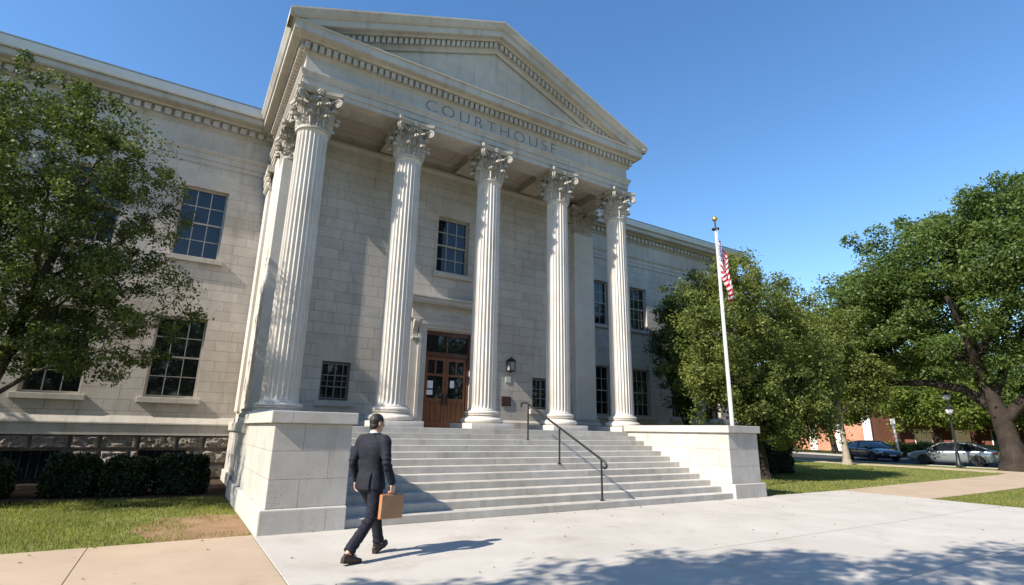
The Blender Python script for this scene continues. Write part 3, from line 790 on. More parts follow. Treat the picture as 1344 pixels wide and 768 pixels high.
def slabs(name, mat, rects, gap=.008, z=0):
    mb = MB()
    for (x0, x1, y0, y1) in rects: mb.box(x0+gap/2, x1-gap/2, y0+gap/2, y1-gap/2, -.12, z, .006)
    return structure(mb.build(name, mat))
YP = -4.66
rects = []
ys = [-30, -25.8, -21.5, -17.2, -10.77, -8.6, YP]
xs = [-6.42, 10.4]
for i in range(1):
    for j in range(6): rects.append((xs[i], xs[i+1], ys[j], ys[j+1]))
slabs('plaza', M['plaza'], rects, .016)
rects = [(-6.42-2.0*(k+1), -6.42-2.0*k, -9.5, YP) for k in range(9)]
slabs('sidewalk', M['tan'], rects)
def strip(name, mat, pts_l, pts_r, z=0, z0=-.12):
    """paved band between two point rows, laid in cross-cut pieces"""
    mb = MB()
    for i in range(len(pts_l)-1):
        a, b, c, d = pts_l[i], pts_l[i+1], pts_r[i+1], pts_r[i]
        mb.add([(*a,z0),(*b,z0),(*c,z0),(*d,z0),(*a,z),(*b,z),(*c,z),(*d,z)], [(0,1,2,3),(7,6,5,4),(0,4,5,1),(1,5,6,2),(2,6,7,3),(3,7,4,0)])
    return structure(mb.build(name, mat))
top = [(10.41,YP),(14,-4.42),(18,-4.2),(22,-4.0),(26,-3.8),(28.0,-3.55),(28.9,-2.9),(29.2,-1.4),(29.3,2),(29.5,8),(30.4,14),(33,22)]
bot = [(10.41,-7.05),(14,-7.0),(18,-6.88),(22,-6.75),(26,-6.6),(29.3,-6.4),(30.6,-5.2),(30.9,-2),(30.9,2),(31.1,8),(32,14),(34.5,21.4)]
strip('path', M['tan'], top, bot)
def along(pts, d):
    out = []
    for i, p in enumerate(pts):
        a = Vector(pts[max(0,i-1)]); b = Vector(pts[min(len(pts)-1,i+1)]); t = (b-a).normalized(); out.append((p[0]+t.y*d, p[1]-t.x*d))
    return out
road = [(33.5+8.0,-60),(33.5+4.6,-30),(36.0,-14),(34.9,-6),(34.3,0),(34.1,4),(34.3,9),(35.2,14),(37.2,20),(40.5,27),(46,36),(60,55)]
strip('kerb', M['kerb'], along(road, -.30), along(road, -.02), .0)
far = along(road, 9.0)
strip('kerb', M['kerb'], along(road, 9.02), along(road, 9.30), .10)
rd = strip('road', M['asphalt'], along(road, 0), far, -.024, -.06)
mb = MB()   # mulch bed along the left wing
def blob_sheet(mb, pts, z):
    n = len(pts); c = (sum(p[0] for p in pts)/n, sum(p[1] for p in pts)/n, z)
    mb.add([(*p, z) for p in pts]+[c], [(i,(i+1)%n,n) for i in range(n)])
edge = [(-22+k*.4, 1.7 - .25*max(0,(k*.4-10))*.55 + .22*mnoise.noise(Vector((k*.7,0,3)))) for k in range(40)]
blob_sheet(mb, [(-22,5.74),(-6.12,5.74),(-6.3,-.9)][::-1] + edge[:38], -.022)
structure(mb.build('planting_bed', M['mulch'], uv=False))
mb = MB(); blob_sheet(mb, [(13.2,.0),(17.3,.0),(17.8,2.2),(13,2.6)], -.020); structure(mb.build('planting_bed', M['mulch'], uv=False))
mb = MB()
blob_sheet(mb, [(min(-6.40, -7.0+(.95+.35*mnoise.noise(Vector((math.cos(a)*1.6,math.sin(a)*1.6,2))))*math.cos(a)), max(-4.64, -3.35+(1.5+.5*mnoise.noise(Vector((math.cos(a)*2,math.sin(a)*2,7))))*math.sin(a))) for a in [2*PI*k/40 for k in range(40)]], -.024)
M['dirt'] = ground_mat('bare_earth', ((.20,.125,.07),(.27,.17,.10),(.30,.20,.12)), (2, 30), .5)
structure(mb.build('bare_earth', M['dirt'], uv=False))
mb = MB(); blob_sheet(mb, [(38.0-4.6+1.9*math.cos(a)*(1+.1*math.sin(a*3)), -.55+2.6*math.sin(a)) for a in [2*PI*k/24 for k in range(24)]], -.018) if False else None

# grass blades
def fast_mesh(name, V, F, mat, rnd=None, parent=None, smooth=False):
    """V (n,3), F (m,k) all of one size; rnd per face"""
    me = bpy.data.meshes.new(name); m, k = F.shape
    me.vertices.add(len(V)); me.vertices.foreach_set('co', np.asarray(V, np.float32).ravel())
    me.loops.add(m*k); me.loops.foreach_set('vertex_index', F.astype(np.int32).ravel())
    me.polygons.add(m); me.polygons.foreach_set('loop_start', np.arange(0, m*k, k, dtype=np.int32))
    me.update(calc_edges=True)
    if rnd is not None:
        at = me.attributes.new('rnd', 'FLOAT', 'FACE'); at.data.foreach_set('value', rnd.astype(np.float32))
    if smooth: me.polygons.foreach_set('use_smooth', np.ones(m, bool))
    return link(name, me, mat, parent, None, False)
def grass(name, P, h, w, mat, lean=.5):
    n = len(P); a = RNG.uniform(0, 2*PI, n); hh = h*RNG.uniform(.5, 1.25, n); ww = w*RNG.uniform(.7, 1.3, n)
    dx, dy = np.cos(a), np.sin(a); b = RNG.uniform(0, 2*PI, n); l = hh*lean*RNG.uniform(.2, 1, n)
    base = np.column_stack([P, np.full(n, -.032)])
    v0 = base + np.column_stack([dx*ww, dy*ww, 0*ww]); v1 = base - np.column_stack([dx*ww, dy*ww, 0*ww])
    v2 = base + np.column_stack([np.cos(b)*l, np.sin(b)*l, hh])
    V = np.stack([v0, v1, v2], 1).reshape(-1, 3); F = np.arange(n*3).reshape(n, 3)
    o = fast_mesh(name, V, F, mat, RNG.random(n)); o['kind'] = 'stuff'; return o
M['grass'] = leaf_mat('grass_blades', (.125,.15,.032), (.34,.32,.105), .38, .6)
def scatter(n, x0, x1, y0, y1, keep):
    P = np.column_stack([RNG.uniform(x0, x1, n), RNG.uniform(y0, y1, n)]); return P[keep(P)]
def nz(P, s, o=0): return np.array([mnoise.noise(Vector((p[0]*s+o, p[1]*s, 1.3))) for p in P])
P = scatter(120000, -16.5, -6.42, -4.64, 2.3, lambda P: (P[:,1] < 1.55 - .13*np.maximum(0, P[:,0]+12)*1.0))
q = nz(P, .9); bare = np.exp(-(((P[:,0]+6.6)/1.25)**2 + ((P[:,1]+3.5)/1.6)**2)*1.1) * (1.05 + .8*nz(P, 2.2, 5))
P = P[(RNG.random(len(P)) > bare*1.15) & (RNG.random(len(P)) < .72 + .6*q)]
grass('grass', P, .055, .006, M['grass'])
def path_top(x): return np.interp(x, [p[0] for p in top[:6]], [p[1] for p in top[:6]])
def path_bot(x): return np.interp(x, [p[0] for p in bot[:6]], [p[1] for p in bot[:6]])
P = scatter(90000, 6.6, 28.6, -4.7, 9, lambda P: (P[:,1] > path_top(P[:,0])) & (RNG.random(len(P)) < np.clip(9/np.maximum(3, P[:,0]-2), .12, 1)) & ~((P[:,0] < 24) & (P[:,1] > 5.5)))
grass('grass', P, .06, .012, M['grass'])
P = scatter(70000, 10.45, 30, -13, -6.6, lambda P: (P[:,1] < path_bot(P[:,0])) & (RNG.random(len(P)) < np.clip(9/np.maximum(3, P[:,0]-3), .15, 1)))
grass('grass', P, .06, .010, M['grass'])

# ------------------------------------------------------------------ trees
M['bark'] = stone('bark', (.034,.026,.021), None, streak=.5, bump=1, bscale=9, var=.5, stain=(1.8,1.8,1.8))
M['bark_pale'] = stone('pale_bark', (.30,.26,.21), None, streak=.2, bump=.6, bscale=14, var=.2)
M['leaf_near'] = leaf_mat('leaf_near', (.030,.054,.013), (.130,.155,.034), .36, .55)
M['leaf_dark'] = leaf_mat('leaf_dark', (.045,.070,.022), (.14,.17,.050), .36)
M['leaf_olive'] = leaf_mat('leaf_olive', (.085,.115,.028), (.24,.26,.075), .42)
M['leaf_oak'] = leaf_mat('leaf_oak', (.058,.100,.026), (.165,.215,.058), .42)
M['leaf_light'] = leaf_mat('leaf_light', (.095,.14,.028), (.26,.29,.07), .45)
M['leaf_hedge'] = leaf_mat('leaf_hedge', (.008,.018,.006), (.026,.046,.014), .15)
M['leaf_grey'] = leaf_mat('leaf_grey', (.06,.085,.08), (.15,.18,.17), .15)

def leaves(C, rad, n, size, flat=.8, up=.35, shell=.5):
    """n leaves round each clump centre C (k,3) with radius rad (k,)"""
    k = len(C); idx = np.repeat(np.arange(k), n); m = len(idx)
    d = RNG.normal(size=(m,3)); d /= np.linalg.norm(d, axis=1)[:,None]
    r = rad[idx]*(shell + (1-shell)*RNG.random(m))**.6 * (1 + .25*RNG.normal(size=m))
    d2 = d.copy(); d2[:,2] *= flat
    P = C[idx] + d2*r[:,None]
    nrm = d*.6 + RNG.normal(size=(m,3))*.7; nrm[:,2] += up; nrm /= np.linalg.norm(nrm, axis=1)[:,None]
    t = np.cross(nrm, RNG.normal(size=(m,3))); t /= np.linalg.norm(t, axis=1)[:,None] + 1e-9
    b = np.cross(nrm, t); s = size*RNG.uniform(.65, 1.35, m)[:,None]
    v0 = P - t*s*.5; v1 = P + b*s*.27 + nrm*s*.05; v2 = P + t*s*.55 - nrm*s*.10; v3 = P - b*s*.27 + nrm*s*.05
    V = np.stack([v0,v1,v2,v3], 1).reshape(-1,3); F = np.arange(m*4).reshape(m,4)
    rc = RNG.random(k)*.5; rnd = np.clip(rc[idx] + RNG.random(m)*.6 - .05, 0, 1)
    return V, F, rnd
def lump(d, s=1.7, seed=0):
    return mnoise.fractal(Vector((d[0]*s+seed, d[1]*s-seed*.7, d[2]*s+seed*.3)), .9, 2, 3)
def crown_points(blobs, seed, n, inner=.25, rough=.34, minr=.55):
    """clump centres over lumpy ellipsoids: blobs = [(centre, radii, weight)]"""
    rnd = random.Random(seed); out = []
    W = [b[2] for b in blobs]
    while len(out) < n:
        c, r, w = rnd.choices(blobs, W)[0]
        d = Vector((rnd.gauss(0,1), rnd.gauss(0,1), rnd.gauss(0,1))).normalized()
        f = (minr + (1-minr)*rnd.random()**.55) if rnd.random() > inner else rnd.random()*.7
        f *= 1 + rough*lump(d, 1.9, seed)
        out.append((c[0]+d.x*r[0]*f, c[1]+d.y*r[1]*f, c[2]+d.z*r[2]*f))
    return np.array(out)
def limb_path(a, b, r0, r1, sag=.15, n=6, wob=.08, rnd=random):
    a, b = Vector(a), Vector(b); L_ = (b-a).length; pts = []; rad = []
    o1 = Vector((rnd.uniform(-1,1), rnd.uniform(-1,1), rnd.uniform(-1,1)))*L_*wob
    for i in range(n+1):
        t = i/n; p = a.lerp(b, t) + o1*math.sin(t*PI) + Vector((0,0,1))*L_*sag*math.sin(t*PI)*(.7); pts.append(p); rad.append(r0+(r1-r0)*t)
    return pts, rad
def tree(name, label, base, trunk, limbs, blobs, nclump, crad, nleaf, lsize, leafm, barkm='bark', seed=1, group=None, flat=.8, inner=.25, rough=.34, twig=.5, cat='tree', minz=None, flare=1.5, keep=None, rmax=2.6):
    """trunk: [(point, radius)], limbs: [[(point, radius)...]] in world space; base is the world foot"""
    rnd = random.Random(seed); t = thing(name, label, cat, base, 0, group); B = Vector(base); mb = MB(); nodes = []
    def put(path, n=10):
        pts = [Vector(p)-B for p, r in path]; rad = [r for p, r in path]
        P2, R2 = [], []
        for i in range(len(pts)-1):
            for k in range(4):
                u = k/4; P2.append(pts[i].lerp(pts[i+1], u) + Vector((mnoise.noise(pts[i]*1.3+Vector((k,seed,0))), mnoise.noise(pts[i]*1.1+Vector((seed,k,5))), 0))*rad[i]*.12*(1 if i+k else 0)); R2.append(rad[i]+(rad[i+1]-rad[i])*u)
        P2.append(pts[-1]); R2.append(rad[-1])
        for p, r in zip(P2, R2): nodes.append((p, r))
        mb.tube(P2, R2, n)
    tr = list(trunk); p0, r0 = tr[0]
    tr = [((p0[0],p0[1],p0[2]-.1), r0*flare*1.15), ((p0[0],p0[1],p0[2]+r0*.5), r0*flare*.9), ((p0[0],p0[1],p0[2]+r0*1.6), r0*1.08)] + tr[1:]
    put(tr, 14)
    for l in limbs: put(l)
    C = crown_points(blobs, seed, nclump, inner, rough)
    if minz is not None: C = C[C[:,2] > minz + .4*np.array([rnd.random() for _ in C])]
    if keep is not None: C = C[keep(C)]
    C = C - np.array(base)
    # twigs
    idx = list(range(len(C))); rnd.shuffle(idx)
    for i in idx[:int(len(C)*twig)]:
        c = Vector(C[i]); best = None
        for p, r in nodes:
            if p.z > c.z + .6 and r > .02: continue
            dd = (p-c).length
            if best is None or dd < best[0]: best = (dd, p, r)
        if best and .15 < best[0] < rmax*2:
            r0_ = min(best[2]*.5, .012+.016*best[0])
            pts, rad = limb_path(best[1], c, r0_, .006, .10, 5, .10, rnd); mb.tube(pts, rad, 5)
            for p, r in list(zip(pts, rad))[2:5]: nodes.append((p, r))
    mb.build('trunk', M[barkm], t, fixn=False, smooth=True, uv=False)
    rad = crad*RNG.uniform(.6, 1.3, len(C))
    V, F, rn = leaves(C, rad, nleaf, lsize, flat)
    fast_mesh('crown', V, F, M[leafm], rn, t)
    return t

# left tree close to the camera, trunk just outside the frame
tree('street_tree', 'small-leaved dark green tree in front of the left wing, its bare limbs showing', (-11.55,1.0,0),
     [((-11.55,1.0,0),.17),((-11.3,1.0,1.3),.15),((-10.98,1.0,2.75),.135),((-10.75,1.0,4.3),.10),((-10.45,1.1,6.0),.07),((-10.2,1.1,7.8),.04)],
     [[((-10.95,1.0,2.9),.075),((-10.4,.7,4.1),.05),((-9.5,.4,5.4),.03),((-8.9,.3,6.3),.015)],
      [((-10.78,1.0,4.1),.07),((-10.9,1.3,5.6),.05),((-11.1,1.6,7.3),.03),((-11.2,1.8,8.8),.015)],
      [((-11.1,1.0,2.2),.07),((-11.9,.6,3.8),.05),((-12.8,.2,5.6),.03)],
      [((-11.2,1.0,1.9),.06),((-10.3,.3,2.6),.035),((-9.2,-.2,3.1),.018)],
      [((-10.7,1.0,4.6),.05),((-9.9,1.6,5.6),.035),((-9.1,2.0,6.6),.018)],
      [((-11.0,1.0,2.6),.05),((-10.6,1.8,4.0),.04),((-10.0,2.6,5.2),.02)]],
     [((-11.3,.8,6.2),(2.6,2.7,3.2),1.0),((-9.75,.8,7.1),(1.5,1.6,1.5),.26),((-9.5,.7,4.3),(1.85,1.7,1.35),.40),((-12.8,.6,5.6),(2.2,2.6,3.2),.5),((-10.6,1.0,8.8),(.8,1.0,.9),.09),((-12.0,1.0,9.0),(.9,1.0,.9),.08),((-10.0,.5,3.1),(1.7,1.5,.8),.18)],
     860, .25, 105, .078, 'leaf_near', seed=5, rough=.55, inner=.2, minz=2.15, twig=1.0, rmax=1.6)
tree('shade_tree', 'broad leafy tree standing left of the camera, known by its shadow on the plaza', (-13.2,-12.4,0),
     [((-13.2,-12.4,0),.24),((-13.1,-12.4,2.2),.2),((-13.0,-12.3,4.5),.15),((-12.9,-12.2,7),.08)],
     [[((-13.1,-12.4,2.6),.1),((-11.6,-11.8,5),.06),((-10.4,-11.5,6.6),.03)],[((-13.1,-12.4,3),.1),((-14.6,-12.1,5.4),.06),((-15.8,-11.9,7),.03)]],
     [((-13.3,-10.75,6.6),(2.4,1.6,2.1),.6),((-10.7,-12.0,7.4),(1.8,2.0,1.5),.38),((-8.6,-13.2,8.2),(1.6,2.0,1.3),.3)], 210, .46, 120, .15, 'leaf_olive', seed=9, twig=.5, rough=.5, keep=lambda C: C[:,2] > 3.9)

tree('street_tree', 'leafy tree at the far left end of the wing lawn, beyond the near small-leaved tree', (-18.2,1.7,0),
     [((-18.2,1.7,0),.2),((-18.1,1.7,2.5),.16),((-18.0,1.7,5),.11),((-18,1.8,8),.05)],
     [[((-18.1,1.7,2.6),.08),((-17,1.5,4.4),.05),((-16.2,1.4,5.8),.03)],[((-18.1,1.7,3),.08),((-19.2,2.2,5),.05),((-20,2.6,6.6),.03)]],
     [((-18.0,1.9,6.2),(2.6,2.7,3.0),1)], 330, .36, 120, .11, 'leaf_near', seed=15, rough=.45, minz=2.6)
# trees at the right
tree('evergreen_tree', 'dark small-leaved tree pressed against the right wing', (12.6,3.0,0),
     [((12.6,3.0,0),.16),((12.6,3.0,2),.13),((12.7,3.0,4.5),.09),((12.8,3.0,7.5),.04)],
     [[((12.6,3,1.6),.06),((11.6,2.8,3.2),.04),((10.7,2.6,4.6),.02)],[((12.6,3,2.4),.06),((13.4,2.6,4.2),.03),((13.8,2.4,6),.02)]],
     [((12.9,3.0,6.2),(1.5,1.6,2.7),1),((11.9,2.7,5.4),(1.2,1.2,1.3),.3),((13.4,2.9,4.0),(1.5,1.5,1.5),.3),((13.7,3.1,7.3),(1.5,1.6,1.8),.3)],
     300, .36, 110, .12, 'leaf_dark', seed=21, rough=.5, minz=2.2)
def nearer(q, k=.79, sh=(-.95,0)):
    return (-7.7+k*(q[0]+7.7)+sh[0], -14.2+k*(q[1]+14.2)+sh[1], max(0, 1.6+k*(q[2]-1.6)) if q[2] > 0 else 0)
tr_ = [((18.6,2.6,0),.24),((18.5,2.6,1.2),.2),((18.3,2.6,3),.16),((18.2,2.7,6),.10),((18.3,2.8,9),.05)]
lm_ = [[((18.5,2.6,1.3),.14),((19.8,2.2,2.4),.11),((21.2,1.8,3.8),.06)],[((18.4,2.6,1.8),.12),((17,2.2,3.4),.08),((15.6,2,5),.04)],[((18.3,2.6,3),.1),((19.6,3.4,5.5),.06),((21,4,7.5),.03)],[((18.3,2.6,2.6),.1),((17.6,1.2,4.4),.06),((17,.2,6),.03)]]
bl_ = [((18.4,2.6,6.2),(4.0,3.0,4.3),1),((15.6,2.5,5.6),(2.3,2.2,2.8),.4),((21.3,2.6,5.4),(3.0,2.4,3.3),.5),((19.8,1.9,2.9),(2.8,1.9,1.8),.45),((17.2,2.8,9.6),(1.6,1.6,1.4),.12),((23.2,3.0,3.9),(2.1,1.8,2.2),.26)]
tree('lawn_tree', 'wide olive-green tree with a low crown behind the flagpole', nearer((18.6,2.6,0)),
     [(nearer(q), r*.8) for q, r in tr_], [[(nearer(q), r*.8) for q, r in l] for l in lm_], [(nearer(c), tuple(.78*v for v in r), w) for c, r, w in bl_],
     900, .44, 150, .115, 'leaf_olive', seed=33, rough=.42, minz=.75, keep=lambda C: C[:,2] > np.interp(C[:,0], [13.3,14.6,16.6], [.75,2.2,3.3]))
tree('slender_tree', 'pale-trunked slender tree on the lawn in front of the dark car', (28.4,4.2,0),
     [((28.4,4.2,0),.21),((28.35,4.2,1.2),.16),((28.3,4.2,3),.14),((28.2,4.3,5.5),.09),((28.1,4.4,8.5),.04)],
     [[((28.3,4.2,2.6),.08),((27,4.5,4.4),.05),((25.6,4.7,6),.03)],[((28.3,4.2,2.9),.08),((29.3,3.3,4.6),.05),((30.2,2.6,6.2),.03)]],
     [((28,4.5,6.2),(3.0,3.1,3.6),1),((26.4,5.1,6.5),(2.4,2.4,3.0),.4),((28.8,3.1,5.0),(1.9,1.9,1.9),.25),((26.4,6.2,9.0),(2.4,2.4,2.3),.3)],
     460, .60, 140, .16, 'leaf_olive', 'bark_pale', seed=41, rough=.4, minz=3.9)
OX, OY = 32.4, -2.75
tree('live_oak', 'massive spreading oak with a thick grey trunk beside the silver car', (OX,OY,0),
     [((OX,OY,0),.56),((OX,OY+.05,1.5),.50),((OX,OY+.25,3.0),.47),((OX,OY+.7,5.0),.38),((OX+.2,OY+1.1,8),.32),((OX+.3,OY+1.2,12),.14)],
     [[((OX,OY+.3,3.2),.30),((OX-.2,OY+1.6,4.5),.25),((OX-.3,OY+3.4,5.0),.20),((OX-.3,OY+5.4,5.1),.15),((OX-.2,OY+7.2,5.5),.12),((OX,OY+8.4,6.3),.06)],
      [((OX,OY+.1,2.6),.32),((OX,OY-1.0,3.9),.28),((OX,OY-2.3,5.2),.22),((OX,OY-4.2,7.0),.18),((OX,OY-6.2,9),.08)],
      [((OX,OY+.6,4.6),.3),((OX-1.6,OY+.5,7),.2),((OX-3.2,OY+.6,9.6),.1)],
      [((OX,OY+.8,5.4),.26),((OX-.4,OY+3,8.4),.17),((OX-.5,OY+5,11),.08)],
      [((OX,OY+.3,4.2),.26),((OX+2,OY-.5,7),.17),((OX+4,OY-1.5,9.8),.08)],
      [((OX,OY+.9,6),.22),((OX,OY-1.2,9.6),.15),((OX,OY-3,13),.07)]],
     [((OX,OY+.5,10.6),(5.5,7.2,5.2),1.0),((OX,OY+5.2,8.6),(4,4.0,3.8),.45),((OX,OY-4.6,11.6),(4.4,4.6,5.0),.6),((OX-.4,OY-2.2,14.0),(3,3,2.4),.18),((OX-.5,OY+8.6,7.9),(2.8,2.6,3.0),.28),((OX,OY+6.6,11.2),(2.6,2.4,2.2),.16),((OX,OY+1.4,14.0),(2.6,2.6,2.2),.14),((OX-1.5,OY-6.5,8.0),(3.5,3.2,3.0),.28),((OX,OY-8.6,14.5),(3,3,3.4),.22)],
     1400, .82, 160, .20, 'leaf_oak', seed=57, rough=.36, minz=4.9, flat=.62, flare=1.35, rmax=2.6, inner=.2)
far = [('light', 54, 8.5, 9.0, 4.2, 'bright green leafy tree over the clipped hedge across the street'), ('oak', 57, 2.5, 10.0, 4.4, 'broad green tree across the street behind the silver car'), ('light', 55, -7.0, 9.0, 4.4, 'yellow-green tree across the street right of the great oak'),
       ('olive', 60, 33, 10.0, 4.2, 'olive tree at the far left end of the brick building'), ('olive', 52, 17.3, 9.5, 4.0, 'olive tree hiding the upper brick storey, right behind the dark car'), ('oak', 70, 12, 14, 6, 'tall far tree above the dark storefront'), ('olive', 50, 25, 9.5, 4.2, 'leaning-trunk tree at the left end of the street'), ('oak', 72, -6, 15, 7, 'far tree behind the right limb of the oak'), ('oak', 78, 30, 15, 7, 'tall distant tree behind the brick building')]
for i, (lm, x, y, h, r, lab) in enumerate(far):
    tree('background_tree', lab, (x,y,0), [((x,y,0),.28),((x,y+.3,h*.3),.22),((x,y+.2,h*.6),.13),((x,y,h*.85),.05)],
         [[((x,y+.2,h*.28),.12),((x-.4,y+1.5,h*.45),.08),((x-.5,y+2.6,h*.6),.04)],[((x,y+.2,h*.3),.12),((x,y-1.5,h*.48),.08),((x,y-2.6,h*.62),.04)]],
         [((x,y,h*.64),(r,r,h*.36),1),((x-.5,y+r*.5,h*.52),(r*.6,r*.6,h*.22),.3),((x-.5,y-r*.5,h*.52),(r*.6,r*.6,h*.22),.3)],
         210, .95, 120, .27, 'leaf_'+lm, seed=70+i, group='trees across the street', minz=h*.29, rough=.4, twig=.25)

def hedge(name, label, x0, x1, y0, y1, h, leafm, nl, size, cat='hedge', rotz=0, loc=None, seed=3, roundness=.25, group=None):
    cx, cy = (x0+x1)/2, (y0+y1)/2; t = thing(name, label, cat, (cx,cy,0), rotz, group)
    dx, dy = (x1-x0)/2, (y1-y0)/2
    mb = MB(); vs = []
    bm = bmesh.new(); bmesh.ops.create_cube(bm, size=2); bmesh.ops.subdivide_edges(bm, edges=bm.edges[:], cuts=9, use_grid_fill=True)
    for q in bm.verts:
        s = q.co.copy(); u = s.normalized()*1.25; p = s.lerp(u, roundness); k = 1 + .22*mnoise.noise(Vector((p.x*dx*2.2+seed, p.y*dy*2.2, p.z*h)))
        q.co = Vector((p.x*dx*k*.93, p.y*dy*k*.93, max(.0, (p.z*.5+.5)*h*k*.95)))
    bmesh.ops.triangulate(bm, faces=bm.faces[:])
    fa = np.array([f.calc_area() for f in bm.faces]); cum = np.cumsum(fa)/fa.sum()
    tri = np.array([[v.co[:] for v in f.verts] for f in bm.faces])
    me = bpy.data.meshes.new('twigs'); bm.to_mesh(me); bm.free()
    core = link('twigs', me, M['hedge_core'], t, True, False); core.scale = (.94,.94,.94)
    fi = np.searchsorted(cum, RNG.random(nl)); a, b = RNG.random(nl), RNG.random(nl); sw = a+b > 1; a[sw], b[sw] = 1-a[sw], 1-b[sw]
    T = tri[fi]; P = T[:,0] + (T[:,1]-T[:,0])*a[:,None] + (T[:,2]-T[:,0])*b[:,None]
    V, F, rn = leaves(P, np.full(nl, size*.9), 1, size, 1, .2, 0)
    V[:,2] = np.maximum(V[:,2], .0)
    fast_mesh('foliage', V, F, M[leafm], rn, t); return t
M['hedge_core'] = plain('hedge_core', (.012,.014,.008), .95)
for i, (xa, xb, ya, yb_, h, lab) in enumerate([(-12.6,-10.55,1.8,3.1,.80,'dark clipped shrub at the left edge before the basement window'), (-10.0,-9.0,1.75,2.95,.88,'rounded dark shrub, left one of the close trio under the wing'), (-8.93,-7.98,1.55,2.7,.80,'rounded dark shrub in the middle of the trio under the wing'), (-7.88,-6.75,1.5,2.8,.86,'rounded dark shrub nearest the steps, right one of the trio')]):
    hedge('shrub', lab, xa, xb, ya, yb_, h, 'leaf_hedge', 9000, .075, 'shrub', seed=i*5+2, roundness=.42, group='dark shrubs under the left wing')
hedge('hedge', 'dark boxy clipped hedge on the lawn behind the right pier', 13.0, 16.9, .5, 2.2, 1.35, 'leaf_hedge', 11000, .10, seed=8, roundness=.12)
hedge('street_hedge', 'long yellow-green clipped hedge across the street behind the cars', 44.2, 45.6, 1.6, 12.5, 1.15, 'leaf_light', 9000, .20, seed=12, roundness=.06)
t = thing('conical_shrub', 'grey-green cone-shaped evergreen rising behind the boxy hedge', 'shrub', (14.4,2.9,0))
n = 7000; z = RNG.random(n)**1.5; a = RNG.uniform(0, 2*PI, n); r = .75*(1-z)*(.75+.25*RNG.random(n))
P = np.column_stack([r*np.cos(a), r*np.sin(a), .1+1.9*z]); V, F, rn = leaves(P, np.full(n,.06), 1, .09, 1, .3, 0)
fast_mesh('foliage', V, F, M['leaf_grey'], rn, t)
mb = MB(); mb.tube([(0,0,0),(0,0,1.2)], [.06,.03], 8); mb.build('trunk', M['bark'], t)
# far woods close the horizon (also behind the camera, where the windows mirror them)
def woods(name, spots, seed):
    C = []; rad = []
    rnd = random.Random(seed)
    for (x, y, h, r) in spots:
        for k in range(26):
            d = Vector((rnd.gauss(0,1), rnd.gauss(0,1), rnd.gauss(0,1))).normalized(); f = .6+.4*rnd.random()
            C.append((x+d.x*r*f, y+d.y*r*f, h*.52+d.z*h*.46*f)); rad.append(r*.38)
    V, F, rn = leaves(np.array(C), np.array(rad), 46, .85, .8)
    o = fast_mesh(name, V, F, M['leaf_oak'], rn); o['kind'] = 'stuff'; return o
sp = []; rnd = random.Random(4)
for k in range(60):
    a = R(-30 + 150*k/59); d = 95 + 25*rnd.random(); sp.append((-7+d*math.sin(a), -14+d*math.cos(a), 11+5*rnd.random(), 5+2*rnd.random()))
woods('distant_woods', sp, 5)
sp = []
for k in range(46):
    sp.append((-75+4.2*k+3*rnd.random(), -52-8*rnd.random(), 15+6*rnd.random(), 4.5+2*rnd.random()))
woods('woods_across_the_street', sp, 6)

# fallen leaves on the paving and along its edges
n = 110; P = np.column_stack([RNG.uniform(-10, 12, n), RNG.uniform(-10.5, -4.75, n)]); k = RNG.random(n) < .35; P[k,1] = -4.75 - .25*RNG.random(k.sum())
a = RNG.uniform(0, 2*PI, n); sz = RNG.uniform(.008, .024, n); c_, s_ = np.cos(a)*sz, np.sin(a)*sz
V = np.stack([np.column_stack([P[:,0]+c_*q1-s_*q2, P[:,1]+s_*q1+c_*q2, np.full(n, .004)+zz*sz]) for q1, q2, zz in ((-1.3,0,.1),(0,-.6,.5),(1.3,0,.2),(0,.6,.6))], 1).reshape(-1,3)
M['dead_leaf'] = leaf_mat('dead_leaf', (.07,.04,.02), (.20,.12,.05), .1, .7)
o = fast_mesh('fallen_leaves', V, np.arange(n*4).reshape(n,4), M['dead_leaf'], RNG.random(n)); o['kind'] = 'stuff'
# ------------------------------------------------------------------ flagpole and flag
M['pole'] = plain('white_aluminium_pole', (.58,.58,.58), .35, .2, var=.03)
M['gold'] = plain('gold_finial', (.55,.36,.12), .35, .7)
fx, fy = 8.08, -2.65
fp = thing('flagpole', 'tall white flagpole with gold ball rising behind the right pier', 'flagpole', (fx,fy,0))
ZPOLE = 8.84
mb = MB(); mb.tube([(0,0,0),(0,0,3),(0,0,6),(0,0,ZPOLE)], [.07,.067,.058,.042], 16); mb.build('pole', M['pole'], fp, smooth=40)
mb = MB(); mb.lathe([(.07,ZPOLE),(.13,ZPOLE+.02),(.13,ZPOLE+.06),(.05,ZPOLE+.08),(.025,ZPOLE+.10),(.025,ZPOLE+.38)], 16); mb.build('truck', M['railmetal'], fp, smooth=40)
mb = MB(); mb.sphere((0,0,ZPOLE+.44), .095, 20, 14); mb.build('finial', M['gold'], fp, smooth=True)
mb = MB(); mb.tube([(-.09,-.13,1.2),(-.10,-.13,5),(-.08,-.12,ZPOLE)], .008, 5); mb.build('halyard', M['pole'], fp)
mb = MB(); mb.lathe([(.22,0),(.22,.05),(.13,.09),(.105,.16)], 20); mb.build('base_collar', M['pole'], fp, smooth=40)
